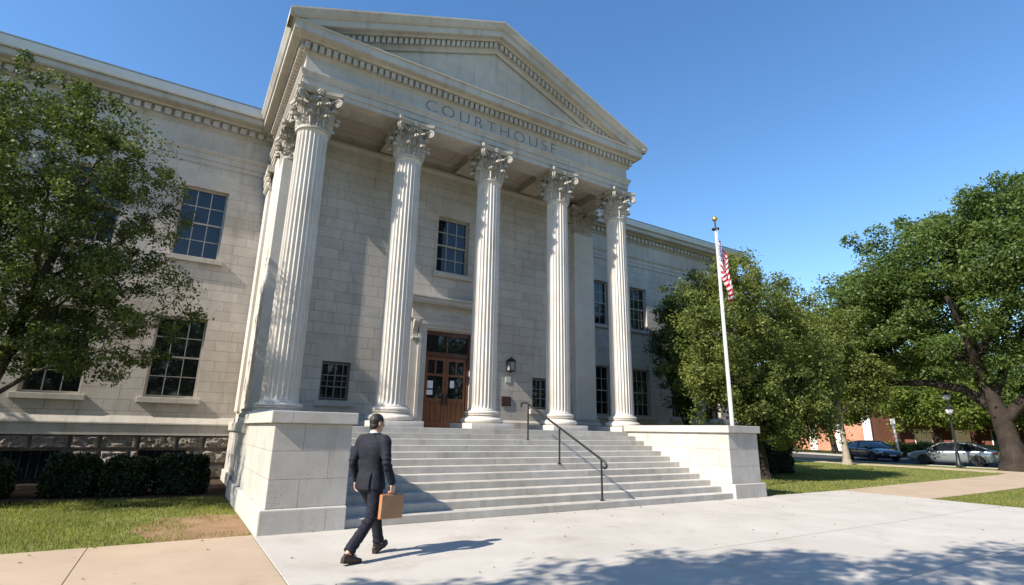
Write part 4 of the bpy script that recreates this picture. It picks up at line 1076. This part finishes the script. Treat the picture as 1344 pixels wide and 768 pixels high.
# limp flag: cloth grid hanging from the hoist, gathered in folds; stripes and canton follow the cloth
FH, FL = 1.55, 2.6; nu, nv = 72, 53
def flag_pt(u, v):
    """u along the fly 0..1, v along the hoist 0 (top)..1"""
    # each row leaves the pole and swings down; the fly drops by gravity
    z = ZPOLE - .32 - v*FH*(1 - .22*u) - 1.22*u**.92 - .05*math.sin(u*14 + v*2)*u
    out = .05 + .31*math.sin(min(1, u)*2.55)**.85*(.7+.45*v)
    fold = .16*math.sin(u*13 + v*1.5)*(u**.5) + .04*math.sin(u*29 + v*3)*u
    ax = Vector((.70,-.62,0)).normalized(); pr = Vector((ax.y, -ax.x, 0))
    lat = .09*math.sin(u*15 + 2.1*v + 1)*u**.6 + .05*math.sin(v*7+u*3)*u
    return Vector((0,0,z)) + ax*(out + lat) + pr*(fold*1.15)
V = [flag_pt(i/nu, j/nv) for j in range(nv+1) for i in range(nu+1)]; F = [(j*(nu+1)+i, j*(nu+1)+i+1, (j+1)*(nu+1)+i+1, (j+1)*(nu+1)+i) for j in range(nv) for i in range(nu)]
me = bpy.data.meshes.new('flag'); me.from_pydata([tuple(p) for p in V], [], F); me.update()
fl = link('flag', me, None, None, True, False); fl.location = (fx, fy, 0)
for nm, c in (('flag_red',(.40,.012,.022)), ('flag_white',(.74,.73,.72)), ('flag_blue',(.018,.03,.13))): me.materials.append(plain(nm, c, .8, var=.05))
uvl = me.uv_layers.new(name='UVMap')
for p in me.polygons:
    j, i = divmod(p.index, nu); st = int((j+.5)/nv*13)
    p.material_index = 0 if st % 2 == 0 else 1
    if (i+.5)/nu < .27 and st < 7:
        p.material_index = 2
        cu_, cv_ = (i+.5)/nu/.27, (j+.5)/nv/(7/13)
        r_, c_ = int(cv_*9), cu_*8
        a_, b_ = cv_*9 % 1, (c_ + (.5 if r_ % 2 else 0)) % 1
        if .35 < a_ < .75 and .45 < b_ < .8: p.material_index = 1
sd = fl.modifiers.new('thickness', 'SOLIDIFY'); sd.thickness = .006
tag(fl, 'limp striped national flag hanging in folds from the flagpole', 'flag')

# ------------------------------------------------------------------ parked cars
M['silver'] = plain('silver_car_paint', (.30,.33,.36), .28, .6, coat=.8, var=.03)
M['navy'] = plain('navy_car_paint', (.014,.018,.036), .25, .3, coat=1, var=.03)
M['carglass'] = plain('car_glass', (.012,.016,.02), .05, spec=.9, var=0)
M['tyre'] = plain('tyre_rubber', (.018,.018,.018), .85)
M['rim'] = plain('alloy_rim', (.45,.46,.47), .35, .8)
M['black'] = plain('black_plastic', (.015,.015,.016), .6)
M['redlamp'] = plain('red_lamp', (.20,.008,.008), .25, coat=.5)
M['headlamp'] = plain('headlamp_glass', (.6,.62,.64), .15, coat=1)
M['platew'] = plain('number_plate', (.65,.66,.66), .5)
def car(label, paint, loc, rotz):
    t = thing('parked_car', label, 'car', loc, rotz, 'cars parked across the lawn')
    # stations along x: nose at +x. (x, bottom z, belt z, half width, crown z)
    S = [(-2.38,.42,.86,.62,.90),(-2.33,.30,.93,.76,.99),(-2.15,.22,.98,.85,1.05),(-1.7,.20,.985,.90,1.06),(-1.1,.18,.965,.915,1.02),(-.3,.18,.945,.92,1.0),(.5,.18,.925,.92,.98),(1.1,.19,.90,.91,.97),(1.6,.20,.84,.90,.90),(2.05,.21,.74,.87,.80),(2.28,.24,.66,.78,.70),(2.38,.34,.56,.62,.60)]
    mb = MB(); vs = []; fs = []; prof = None
    for x, zb, zs, w, zc in S:
        h = zs-zb
        half = [(0,zb),(w*.80,zb),(w*.95,zb+.06),(w*.985,zb+h*.35),(w*1.0,zb+h*.62),(w*.97,zs-.05),(w*.90,zs),(w*.55,(zs+zc)/2+.012),(0,zc)]
        ring = half + [(-y,z) for y,z in half[-2:0:-1]]; n = len(ring)
        vs += [(x,y,z) for y,z in ring]
    for i in range(len(S)-1):
        for k in range(n): fs.append((i*n+k, i*n+(k+1)%n, (i+1)*n+(k+1)%n, (i+1)*n+k))
    fs += [tuple(range(n-1,-1,-1)), tuple((len(S)-1)*n+k for k in range(n))]
    mb.add(vs, fs); me = mb.mesh('body')
    bm = bmesh.new(); bm.from_mesh(me); bmesh.ops.recalc_face_normals(bm, faces=bm.faces[:]); bm.to_mesh(me); bm.free()
    me.materials.append(paint); me.polygons.foreach_set('use_smooth', [True]*len(me.polygons))
    o = bpy.data.objects.new('body', me); COL.objects.link(o); ss = o.modifiers.new('s', 'SUBSURF'); ss.levels = 2
    c = MB()
    for wx in (-1.38, 1.42):
        for s in (-1,1):
            bm = bmesh.new(); bmesh.ops.create_cone(bm, cap_ends=True, segments=28, radius1=.37, radius2=.37, depth=.5); c.bm(bm, Matrix.Translation((wx, s*.86, .33)) @ Matrix.Rotation(PI/2, 4, 'X'))
    co = c.build('cut', M['black'], None, uv=False); b = o.modifiers.new('b', 'BOOLEAN'); b.operation = 'DIFFERENCE'; b.object = co; b.solver = 'EXACT'
    me2 = evaluated(o); bpy.data.objects.remove(o); bpy.data.objects.remove(co)
    me2.set_sharp_from_angle(angle=R(40)); body = bpy.data.objects.new('body', me2); COL.objects.link(body); body.parent = t
    # greenhouse: glass volume, roof panel and pillars over it
    G = [(-1.95,1.035,.70,0),(-1.15,1.36,.60,.9),(-.55,1.43,.61,1),(.05,1.44,.61,1),(.45,1.40,.60,.9),(1.22,.955,.74,0)]
    def roofz(x):
        return float(np.interp(x, [g[0] for g in G], [g[1] for g in G]))
    mb = MB(); vs = []; fs = []
    for x, z, w, q in G:
        zb = .955; wb = .83
        ring = [(wb,zb),(w+.015 if q else wb,z-.03 if q else zb),(w*.75,z),(0,z+.015),(-w*.75,z),(-(w+.015) if q else -wb,z-.03 if q else zb),(-wb,zb)]
        vs += [(x,y,zz) for y,zz in ring]
    n = 7
    for i in range(len(G)-1):
        for k in range(n-1): fs.append((i*n+k, i*n+k+1, (i+1)*n+k+1, (i+1)*n+k))
    mb.add(vs, fs); mb.build('window_glass', M['carglass'], t, smooth=50)
    mb = MB()   # roof and pillars
    pts = [-1.15,-.8,-.55,-.2,.05,.30,.45]; vs = []
    for x in pts:
        z = roofz(x); w = .625
        vs += [(x,-w,z-.035),(x,-w*.72,z+.012),(x,0,z+.03),(x,w*.72,z+.012),(x,w,z-.035)]
    fs = [(i*5+k, i*5+k+1, (i+1)*5+k+1, (i+1)*5+k) for i in range(len(pts)-1) for k in range(4)]
    mb.add(vs, fs)
    for s in (-1,1):
        mb.tube([(1.22,s*.80,.955),(.83,s*.715,1.18),(.45,s*.625,1.39)], .03, 6); mb.tube([(-.30,s*.845,.955),(-.34,s*.64,1.425)], .032, 6)
        mb.tube([(-1.95,s*.77,1.04),(-1.55,s*.70,1.21),(-1.15,s*.61,1.36)], .05, 6); mb.tube([(.45,s*.628,1.385),(0,s*.64,1.425),(-.55,s*.64,1.41),(-1.15,s*.62,1.34)], .022, 6)
    mb.build('roof', paint, t, smooth=50)
    for s in (-1,1):     # doors: outline gaps and handles
        d = MB()
        for x in (.98,-.33,-1.22): d.box(x-.006, x+.006, s*.905-.012 if s > 0 else -.925, s*.905+.02 if s > 0 else -.893, .34, .90)
        d.build('door_gap', M['black'], t)
        d = MB()
        for x in (-.20,-1.05): d.box(x-.09, x+.09, s*.915-.015, s*.915+.018, .80, .825, .005)
        d.build('handle', M['rim'], t)
        d = MB(); d.box(.78,1.0, s*.98-.09, s*.98+.09, .93,1.06,.03); d.build('mirror', paint, t)
        d = MB(); d.box(2.02,2.31, s*.70-.10, s*.70+.10, .575,.69,.03); h = d.build('headlight', M['headlamp'], t); h.rotation_euler = (0,0,0)
        d = MB(); d.box(-2.40,-2.12, s*.72-.13, s*.72+.135, .78,.92,.03); d.build('tail_light', M['redlamp'], t)
        d = MB(); d.box(-1.0,1.05, s*.905-.02, s*.905+.015, .19,.25,.01); d.build('sill', M['black'], t)
    d = MB(); d.box(2.25,2.385,-.48,.48,.36,.53,.02); d.build('grille', M['black'], t)
    d = MB(); d.box(2.385,2.405,-.24,.24,.40,.50,.004); d.build('number_plate', M['platew'], t); 
    d = MB(); d.box(-2.415,-2.37,-.24,.24,.62,.73,.004); d.build('number_plate', M['platew'], t)
    for wx in (-1.38, 1.42):
        for s in (-1,1):
            w = MB(); Mx = Matrix.Translation((wx, s*.80, .325)) @ Matrix.Rotation(PI/2, 4, 'X')
            tmp = MB(); tmp.lathe([(.20,-.10),(.30,-.105),(.325,-.07),(.325,.07),(.30,.105),(.20,.10)], 28)
            w.add([Mx @ Vector(p) for p in tmp.v], tmp.f); wh = w.build('wheel', M['tyre'], t, smooth=40)
            q = MB(); tmp = MB(); tmp.lathe([(.05,-.085),(.20,-.095),(.215,-.10),(.215,.10),(.20,.095),(.05,.085)], 24)
            q.add([Mx @ Vector(p) for p in tmp.v], tmp.f); q.build('rim', M['rim'], wh, smooth=40)
            q = MB()
            for k in range(5):
                a = k*2*PI/5+.3; c2, s2 = math.cos(a), math.sin(a)
                q.sphere((wx+.135*c2, s*.80+s*.095, .325+.135*s2), (.045,.012,.045), 8, 6)
            q.build('rim_opening', M['black'], wh)
    return t
car('silver saloon car parked broadside beside the great oak', M['silver'], (36.2,1.45,-.03), R(100))
car('dark navy saloon car parked at an angle behind the slender tree', M['navy'], (38.0,7.2,-.03), R(-123))

# ------------------------------------------------------------------ street furniture, buildings beyond
t = thing('street_lamp', 'black street lamp post with two stacked lantern globes before the silver car', 'street lamp', (32.8,0.0,0))
mb = MB(); mb.lathe([(.16,0),(.16,.25),(.11,.32),(.09,.8),(.075,1.0),(.06,3.0),(.05,4.0)], 12); mb.build('post', M['iron'], t, smooth=40)
M['globe'] = plain('frosted_globe', (.55,.56,.58), .3, var=.03)
for z in (3.28, 4.15):
    mb = MB(); mb.sphere((0,0,z), (.20,.20,.22), 16, 12); g = mb.build('globe', M['globe'], t, smooth=True)
    mb = MB(); mb.lathe([(.21,z+.13),(.22,z+.17),(.05,z+.30),(.03,z+.36)], 14); mb.build('lamp_cap', M['iron'], t, smooth=40)
t = thing('sign_post', 'leaning white post by the street hedge across the road', 'post', (44.0,7.85,0)); t.rotation_euler = (R(-3),0,0)
mb = MB(); mb.tube([(0,0,0),(0,0,3.05)], .09, 10); mb.build('post', M['pole'], t)
mb = MB(); mb.box(-.03,.03,-.18,.18,2.75,3.2,.01); mb.build('panel', M['pole'], t)
M['brick'] = stone('salmon_brick', (.50,.235,.165), (.09,.26), joint=1.25, streak=.1, bump=.2, bvar=.1, jw=.008)
M['brick_dark'] = stone('dark_red_brick', (.17,.062,.045), (.09,.26), joint=1.15, streak=.1, bump=.2, bvar=.1, jw=.008)
M['white'] = plain('white_paint', (.78,.76,.72), .7, var=.04)
t = thing('brick_building', 'salmon brick building with white pilasters across the street at left', 'building', (65.0,25.5,0))
mb = MB(); wins = []
mb.box(0,8,-6.0,10,-.2,8.5); mb.build('wall', M['brick'], t)
mb = MB()
for y in (-5.6,-2.2,1.2,4.6,8.0): mb.box(-.16,.02,y-.45,y+.45,-.1,6.6,.01)
mb.build('pilaster', M['white'], t)
mb = MB(); mb.box(-.4,.2,-6.2,10.2,6.6,7.1,.02); mb.box(-.5,8.2,-6.3,10.3,8.4,8.75,.02); mb.build('cornice', M['white'], t)
for y in (-3.9,-.5,2.9,6.3):
    for z0, z1 in ((3.8,5.6),):
        mb = MB(); mb.box(-.05,.03,y-.75,y+.75,z0-.12,z1+.08); w = mb.build('window', M['white'], t)
        mb = MB(); mb.box(-.06,.0,y-.62,y-.03,z0,z1); mb.box(-.06,.0,y+.03,y+.62,z0,z1); mb.build('pane', M['glass'], w)
t = thing('storefront_building', 'dark red-brick building with a deep shaded porch behind the hedge across the street', 'building', (63.0,9.8,0))
mb = MB(); mb.box(2.5,9,-8,7,-.2,6.5); mb.box(0,2.5,-8,7,3.6,6.0); mb.build('wall', M['brick_dark'], t)
mb = MB()
for y in (-7.6,-4.2,-.8,2.6,6.4): mb.box(.1,.5,y-.2,y+.2,-.1,3.6)
mb.build('porch_post', M['brick_dark'], t)
for y in (-5.9,-2.5,.9,4.5):
    mb = MB(); mb.box(2.44,2.51,y-.9,y+.9,.5,2.7); w = mb.build('window', M['white'], t); mb = MB(); mb.box(2.42,2.46,y-.8,y+.8,.6,2.6); mb.build('pane', M['glass'], w)
mb = MB(); mb.box(-.3,9.3,-8.3,7.3,6.0,6.35,.02); mb.build('cornice', M['white'], t)
t = thing('white_building', 'low white building with dark openings glimpsed right of the oak trunk', 'building', (64,-14,0))
mb = MB(); mb.box(0,8,-10,8,-.2,4.6); mb.build('wall', M['white'], t)
mb = MB(); mb.box(-.5,8.3,-10.3,8.3,4.6,4.9,.02); mb.build('roof', M['roofmetal'], t)
for y in (-7,-3.6,-.2,3.2,6.4):
    mb = MB(); mb.box(-.03,.05,y-1.2,y+1.2,.1,2.4); mb.build('window', M['glass'], t)

# ------------------------------------------------------------------ the man
M['skin'] = plain('skin', (.50,.29,.20), .5, var=.06, vscale=20)
M['suit'] = plain('navy_suit_cloth', (.0105,.0115,.020), .8, spec=.3, bump=.15, bscale=420, var=.12, vscale=9)
M['shirt'] = plain('white_shirt', (.75,.75,.75), .8, var=.02)
M['hair'] = plain('dark_hair', (.016,.011,.008), .5, bump=.6, bscale=110, var=.3, vscale=40)
M['shoe'] = plain('brown_shoe_leather', (.032,.016,.011), .4, var=.15, vscale=14)
M['sole'] = plain('shoe_sole', (.02,.016,.013), .8)
M['case'] = plain('tan_leather', (.36,.19,.095), .5, bump=.15, bscale=200, var=.12, vscale=8)
M['case_edge'] = plain('orange_leather_edge', (.40,.14,.045), .55)
MX, MY, MROT = -5.36, -6.92, R(-58)
man = thing('person', 'man in a dark navy suit walking towards the steps with a tan briefcase', 'person', (MX,MY,0), MROT)
def limb(mb, pts, rad, n=14, sq=None):
    """closed tapered limb through points with ball ends (for the remesher)"""
    P = [Vector(p) for p in pts]
    for i in range(len(P)-1):
        a, b = P[i], P[i+1]; ra, rb = rad[i], rad[i+1]; m = 5
        mb.tube([a.lerp(b, k/m) for k in range(m+1)], [ra+(rb-ra)*k/m for k in range(m+1)], n)
    for p, r in zip(P, rad): mb.sphere(p, r*.999, n, 8)
def loft(mb, rings, n=28):
    """closed loft of super-ellipse rings (cx, cy, z, rx, ry)"""
    vs = []; fs = []
    for cx, cy, z, rx, ry in rings:
        for k in range(n):
            a = 2*PI*k/n; c, s = math.cos(a), math.sin(a)
            vs.append((cx + rx*math.copysign(abs(c)**.85, c), cy + ry*math.copysign(abs(s)**.85, s), z))
    m = len(rings)
    for j in range(m-1):
        for k in range(n): fs.append((j*n+k, j*n+(k+1)%n, (j+1)*n+(k+1)%n, (j+1)*n+k))
    fs += [tuple(range(n-1,-1,-1)), tuple((m-1)*n+k for k in range(n))]
    mb.add(vs, fs)
# joints, local frame: x right, y forward, z up
HIP = {1:(.095,0,.93), -1:(-.095,.01,.93)}
KNEE = {1:(.085,-.03,.505), -1:(-.085,.235,.515)}
ANK = {1:(.06,-.385,.135), -1:(-.07,.335,.125)}
SH = {1:(.19,-.005,1.462), -1:(-.19,-.015,1.462)}
ELB = {1:(.275,-.045,1.165), -1:(-.265,-.075,1.17)}
WR = {1:(.295,.075,.925), -1:(-.285,.035,.935)}
HC = Vector((0,.035,1.675))          # head centre
HM = Matrix.Rotation(R(-14), 4, 'Z') @ Matrix.Rotation(R(-6), 4, 'X')
def hd(x, y, z): return HC + (HM @ Vector((x,y,z)))
mb = MB()
# head
def ell(c, r, mrot=HM, seg=18, ring=12): mb.sphere(HC + (HM @ Vector(c)), r, seg, ring, mrot)
ell((0,-.012,.028), (.075,.096,.093)); ell((0,.022,-.035), (.061,.072,.075)); ell((0,.05,-.078), (.042,.045,.035))
mb.add(*(lambda a: ([hd(*p) for p in a], [(0,1,2),(0,2,3),(0,3,1),(1,3,2)]))([(0,.118,-.022),(-.017,.082,-.028),(.017,.082,-.028),(0,.088,.028)]))
ell((0,.088,-.055), (.025,.012,.007)); ell((0,.086,-.067), (.022,.012,.008))
for s in (-1,1):
    ell((s*.078,-.008,-.005), (.012,.024,.034)); ell((s*.036,.075,-.02), (.026,.022,.022)); ell((s*.033,.082,.030), (.025,.012,.008))
limb(mb, [(0,-.01,1.44),(0,.0,1.53),(0,.018,1.62)], [.075,.060,.058])
# torso and legs beneath the clothes (slimmer than the clothes)
loft(mb, [(0,0,.86,.13,.085),(0,0,.95,.15,.095),(0,0,1.08,.135,.09),(0,0,1.25,.155,.10),(0,-.005,1.40,.16,.095),(0,-.005,1.47,.10,.07)], 20)
for s in (1,-1):
    limb(mb, [HIP[s],KNEE[s],ANK[s]], [.075,.048,.036]); limb(mb, [SH[s],ELB[s],WR[s]], [.048,.038,.026])
    limb(mb, [ANK[s], (ANK[s][0], ANK[s][1]+.12, max(.045, ANK[s][2]-.06))], [.034,.028])
# hands: palm, four unequal bent fingers, thumb from the side
def hand(s, grip):
    w = Vector(WR[s]); d = (w-Vector(ELB[s])).normalized(); dn = (d*.35 + Vector((0,.0,-1))*.9).normalized()
    palm = w + dn*.055; fwd = Vector((0,1,0)); inn = Vector((-s,0,0))
    Mx = Matrix.Identity(4)
    for f, (off, ln_) in enumerate(((.030,.072),(.010,.080),(-.011,.075),(-.030,.060))):
        k = w + dn*.095 + fwd*off; limb(mb, [w + fwd*off*.5 + dn*.02, k], [.016,.0125], 8)
        if grip: q = [k, k+dn*ln_*.42+inn*.006, k+dn*ln_*.50+inn*.030, k+dn*ln_*.22+inn*.040]
        else: q = [k, k+dn*ln_*.45+inn*.012, k+dn*ln_*.72+inn*.034, k+dn*ln_*.82+inn*.052]
        limb(mb, q, [.0115,.0105,.0095,.0085], 8)
    tb = w + dn*.03 + fwd*.026
    limb(mb, [tb, tb+fwd*.026+dn*.022+inn*.012, tb+fwd*.030+dn*.050+inn*.020, tb+fwd*.022+dn*.072+inn*.026], [.014,.0125,.011,.009], 8)
    mb.sphere(palm, (.022,.043,.050), 12, 8)
    return w + dn*.125 + inn*.014
grip_pt = hand(1, True); hand(-1, False)
me = remeshed(mb, .0055, 3, .45); body = link('body', me, M['skin'], man, True, False)
def wrinkle(me, amp, f, seed=0, fn=None):
    no = [v.normal.copy() for v in me.vertices]
    for v, nrm in zip(me.vertices, no):
        p = v.co; a = amp*(mnoise.fractal(Vector((p.x*f[0]+seed, p.y*f[1], p.z*f[2]+seed)), 1, 2, 3))
        if fn: a += fn(p, nrm)
        v.co = p + nrm*a
# jacket
mb = MB()
loft(mb, [(0,-.005,.835,.212,.150),(0,-.005,.90,.208,.148),(0,-.005,.98,.196,.138),(0,-.004,1.08,.172,.118),(0,-.003,1.18,.176,.120),(0,-.006,1.28,.196,.132),(0,-.010,1.37,.206,.130),(0,-.010,1.43,.198,.116),(0,-.006,1.475,.150,.092),(0,0,1.505,.094,.080),(0,.006,1.53,.083,.079),(0,.010,1.552,.079,.077)], 36)
for s in (1,-1):
    a, b, c = Vector(SH[s]), Vector(ELB[s]), Vector(WR[s]); c = c + (b-c)*.03
    limb(mb, [a+Vector((-s*.02,0,-.01)), a+Vector((s*.012,0,-.03)), b, c], [.072,.078,.060,.046], 18)
    limb(mb, [Vector((s*.05,-.005,1.49)), a+Vector((s*.005,0,.005))], [.055,.062], 14)
me = remeshed(mb, .0085, 5, .5)
def jfn(p, n):
    a = 0
    if n.y < -.1 and p.z < 1.06 and abs(p.x) < .25:      # centre vent
        for xv in (.105,-.125): a -= .024*math.exp(-((p.x-xv-.02*(1.06-p.z))/.012)**2)*min(1, (1.06-p.z)/.05)
        if -.12 < p.x < .105: a += .008*min(1, (1.06-p.z)/.06)
    if n.y < 0 and abs(p.x) < .25 and p.z > 1.0: a -= .005*math.exp(-(p.x/.006)**2)
    for s in (1,-1):       # sleeve creases
        e = Vector(ELB[s]); d = (p-e).length
        if d < .16: a += .0085*math.sin(p.z*95 + p.y*40 + 1.5*math.sin(p.x*30))*(1-d/.16)
    if 1.02 < p.z < 1.25: a += .0018*math.sin(p.z*60 + abs(p.x)*40 + p.x*25)
    return a
wrinkle(me, .0055, (9,9,4), 2.0, jfn)
wrinkle(me, .0025, (22,22,14), 5.0)
jk = link('jacket', me, M['suit'], man, True, False)
# trousers
mb = MB()
loft(mb, [(0,0,.80,.165,.115),(0,0,.88,.178,.124),(0,0,.97,.172,.118),(0,0,1.04,.15,.10)], 28)
for s in (1,-1):
    h, k, a = Vector(HIP[s]), Vector(KNEE[s]), Vector(ANK[s])
    d = (a-k).normalized(); hem = k + (a-k)*.93
    limb(mb, [h+Vector((0,-.01,-.04)), h.lerp(k,.45), k], [.112,.093,.076], 18)
    P = [k.lerp(hem, i/6) for i in range(7)]; mb.tube(P, [.076,.074,.072,.071,.071,.072,.074], 20); mb.sphere(k, .0755, 16, 10)
    mb.tube([hem-d*.03, hem+d*.022], [.072,.076], 20)
me = remeshed(mb, .0085, 4, .5)
def tfn(p, n):
    a = 0
    for s in (1,-1):
        k = Vector(KNEE[s]); d = abs(p.z-k.z)
        if d < .17 and (p.x-k.x)*s > -.09: a += .0095*math.sin(p.z*78 + p.x*45 + p.y*30)*(1-d/.17)*(1.2 if n.y < 0 else .5)
        q = Vector(ANK[s]); d = p.z - q.z
        if 0 < d < .16 and (p-q).length < .25: a += .006*math.sin(p.z*85 + p.y*30)*(1-d/.16)
        if p.z < .8: a += .004*math.exp(-((p.x-HIP[s][0])/.007)**2)*(1 if abs(n.y) > .4 else 0)
    return a
wrinkle(me, .006, (8,8,5), 7.0, tfn)
link('trousers', me, M['suit'], man, True, False)
# shirt collar and cuffs
mb = MB(); rings = []
for k, (z, r, o) in enumerate(((1.485,.074,.0),(1.545,.071,.006),(1.575,.069,.010),(1.575,.064,.010),(1.50,.064,.0))): rings.append((z, r, o))
n = 30; vs = []; fs = []
for z, r, o in rings:
    for k in range(n):
        a = 2*PI*k/n; f = (1+math.sin(a))/2
        vs.append((r*1.0*math.cos(a), .004+o+r*1.02*math.sin(a), z - .030*f))
for j in range(len(rings)-1):
    for k in range(n): fs.append((j*n+k, j*n+(k+1)%n, (j+1)*n+(k+1)%n, (j+1)*n+k))
mb.add(vs, fs); mb.build('shirt_collar', M['shirt'], man, smooth=50, uv=False)
for s in (1,-1):
    mb = MB(); a = Vector(WR[s]); d = (a-Vector(ELB[s])).normalized(); mb.tube([a-d*.03, a+d*.012], .0345, 16); mb.build('shirt_cuff', M['shirt'], man, smooth=50, uv=False)
# hair: cap over the skull, short at nape and sides
mb = MB(); mb.sphere(HC + (HM @ Vector((0,-.018,.036))), (.083,.103,.096), 24, 16, HM); mb.sphere(HC + (HM @ Vector((0,-.040,-.030))), (.068,.066,.075), 20, 14, HM)
me = remeshed(mb, .006, 1, .3)
inv = HM.inverted()
bm = bmesh.new(); bm.from_mesh(me)
kill = []
for v in bm.verts:
    p = inv @ (v.co - HC)
    line = -.085 if p.y < -.03 else (-.085 + (p.y+.03)*1.45 if p.y < .045 else .055)
    if p.z < line - .02 or (abs(p.x) > .06 and -.03 < p.y < .02 and p.z < .028): kill.append(v)
bmesh.ops.delete(bm, geom=kill, context='VERTS'); bm.to_mesh(me); bm.free()
wrinkle(me, .003, (70,50,60), 3)
hr_ = link('hair', me, M['hair'], man, True, False); sd = hr_.modifiers.new('t', 'SOLIDIFY'); sd.thickness = .012
for s in (1,-1):
    me_ = MB(); me_.sphere(HC + (HM @ Vector((s*.033,.079,.012))), .0105, 12, 8); me_.build('eye', M['shirt'], man, smooth=True, uv=False)
# shoes
def shoe(s, pitch, yaw):
    a = Vector(ANK[s]); mb = MB()
    Mx = Matrix.Translation((a.x, a.y, 0)) @ Matrix.Rotation(R(yaw), 4, 'Z')
    secs = [(-.085,.030,.060,.036),(-.06,.036,.085,.036),(-.02,.037,.095,.034),(.03,.038,.088,.034),(.08,.043,.066,.030),(.13,.047,.050,.026),(.17,.043,.043,.024),(.20,.030,.036,.024),(.215,.014,.030,.024)]
    vs = []; fs = []; n = 16
    for y, w, h, z0 in secs:
        for k in range(n):
            t = 2*PI*k/n; vs.append((w*math.cos(t), y, .008 + (h+.012)*max(0, .5+.5*math.sin(t)) if math.sin(t) > -.2 else .010))
    for j in range(len(secs)-1):
        for k in range(n): fs.append((j*n+k, j*n+(k+1)%n, (j+1)*n+(k+1)%n, (j+1)*n+k))
    fs += [tuple(range(n-1,-1,-1)), tuple((len(secs)-1)*n+k for k in range(n))]
    mb.add(vs, fs); mb.tube([(0,-.042,.05),(0,-.040,.105)], [.036,.034], 14)
    so = MB(); vs = []; fs = []
    for z, k_ in ((0,.98),(.018,1.03)):
        for y, w, h, z0 in secs: vs.append((w*k_, y*1.01, z)); 
        for y, w, h, z0 in reversed(secs): vs.append((-w*k_, y*1.01, z))
    m = len(secs)*2; fs = [tuple(range(m-1,-1,-1)), tuple(range(m,2*m))] + [(k,(k+1)%m,m+(k+1)%m,m+k) for k in range(m)]
    so.add(vs, fs)
    # pitch about heel (toe up) or ball (heel up)
    piv = Vector((0,-.085,0)) if pitch > 0 else Vector((0,.12,0))
    T = Mx @ Matrix.Translation(piv) @ Matrix.Rotation(R(pitch), 4, 'X') @ Matrix.Translation(-piv)
    o = MB(); o.add([T @ Vector(p) for p in mb.v], mb.f); sh = o.build('shoe', M['shoe'], man, smooth=50, uv=False)
    o = MB(); o.add([T @ Vector(p) for p in so.v], so.f); o.build('sole', M['sole'], sh, uv=False)
shoe(1, -9, -8); shoe(-1, 17, 6)
# briefcase held by its handle
g = man.matrix_basis @ Vector((0,0,0)); ROT = Matrix.Rotation(MROT, 4, 'Z')
gp = Vector((MX,MY,0)) + ROT @ grip_pt
W, H, D = .34, .295, .032
bc = thing('briefcase', 'flat tan leather briefcase held in the man\'s right hand', 'briefcase', tuple(gp - Vector((0,0,H+.022))), R(12))
mb = MB(); mb.box(-W/2, W/2, -D, D, 0, H, .014); mb.build('case', M['case'], bc)
mb = MB(); mb.box(-W/2-.003, W/2+.003, -D*.36, D*.36, -.003, H+.003, .006); mb.build('gusset', M['case_edge'], bc)
mb = MB(); mb.tube([(-.065,0,H-.005),(-.06,0,H+.018),(-.035,0,H+.028),(.035,0,H+.028),(.06,0,H+.018),(.065,0,H-.005)], .0085, 10); mb.build('handle', M['case_edge'], bc, smooth=40)
bc.rotation_euler = (R(0), R(2), R(14))

# ------------------------------------------------------------------ light, sky, camera
sv = Vector((-1,-.135,.835)).normalized()
sun = bpy.data.lights.new('sun', 'SUN'); sun.energy = SUN_E; sun.angle = R(.53); sun.color = (1,.925,.81)
so = bpy.data.objects.new('sun', sun); COL.objects.link(so); so.rotation_euler = (-sv).to_track_quat('-Z', 'Y').to_euler(); so.location = (-30,-10,40)
wd = bpy.data.worlds.new('World'); scene.world = wd; wd.use_nodes = True; nt = wd.node_tree
sk = N(nt, 'ShaderNodeTexSky', sky_type='NISHITA'); sk.sun_disc = False; sk.sun_elevation = math.asin(sv.z); sk.sun_rotation = math.atan2(sv.x, sv.y)
sk.air_density = SKY_AIR; sk.dust_density = SKY_DUST; sk.ozone_density = SKY_OZ; sk.altitude = SKY_ALT
hs = N(nt, 'ShaderNodeHueSaturation'); hs.inputs['Saturation'].default_value = 1.24; hs.inputs['Hue'].default_value = .502
nt.links.new(sk.outputs[0], hs.inputs['Color'])
bg = nt.nodes['Background']; nt.links.new(hs.outputs[0], bg.inputs[0]); bg.inputs[1].default_value = SKY_S
cam = bpy.data.cameras.new('camera'); co = bpy.data.objects.new('camera', cam); COL.objects.link(co); scene.camera = co
yaw, pitch, roll, f = .5513, .2566, .0181, 695.28
fw = Vector((math.sin(yaw)*math.cos(pitch), math.cos(yaw)*math.cos(pitch), math.sin(pitch))); r_ = Vector((math.cos(yaw), -math.sin(yaw), 0)); u_ = r_.cross(fw)
rr = r_*math.cos(roll) + u_*math.sin(roll); uu = -r_*math.sin(roll) + u_*math.cos(roll)
co.matrix_world = Matrix(((rr.x,uu.x,-fw.x,-7.6966),(rr.y,uu.y,-fw.y,-14.1948),(rr.z,uu.z,-fw.z,1.6),(0,0,0,1)))
cam.sensor_width = 36; cam.lens = f/1344*36; cam.clip_start = .05; cam.clip_end = 2000
vs_ = scene.view_settings; vs_.view_transform = 'Standard'; vs_.look = 'None'; vs_.gamma = 1; vs_.exposure = EXPO
scene.cycles.max_bounces = 6; scene.cycles.diffuse_bounces = 4; scene.cycles.transmission_bounces = 2; scene.cycles.glossy_bounces = 3
scene.cycles.use_denoising = True
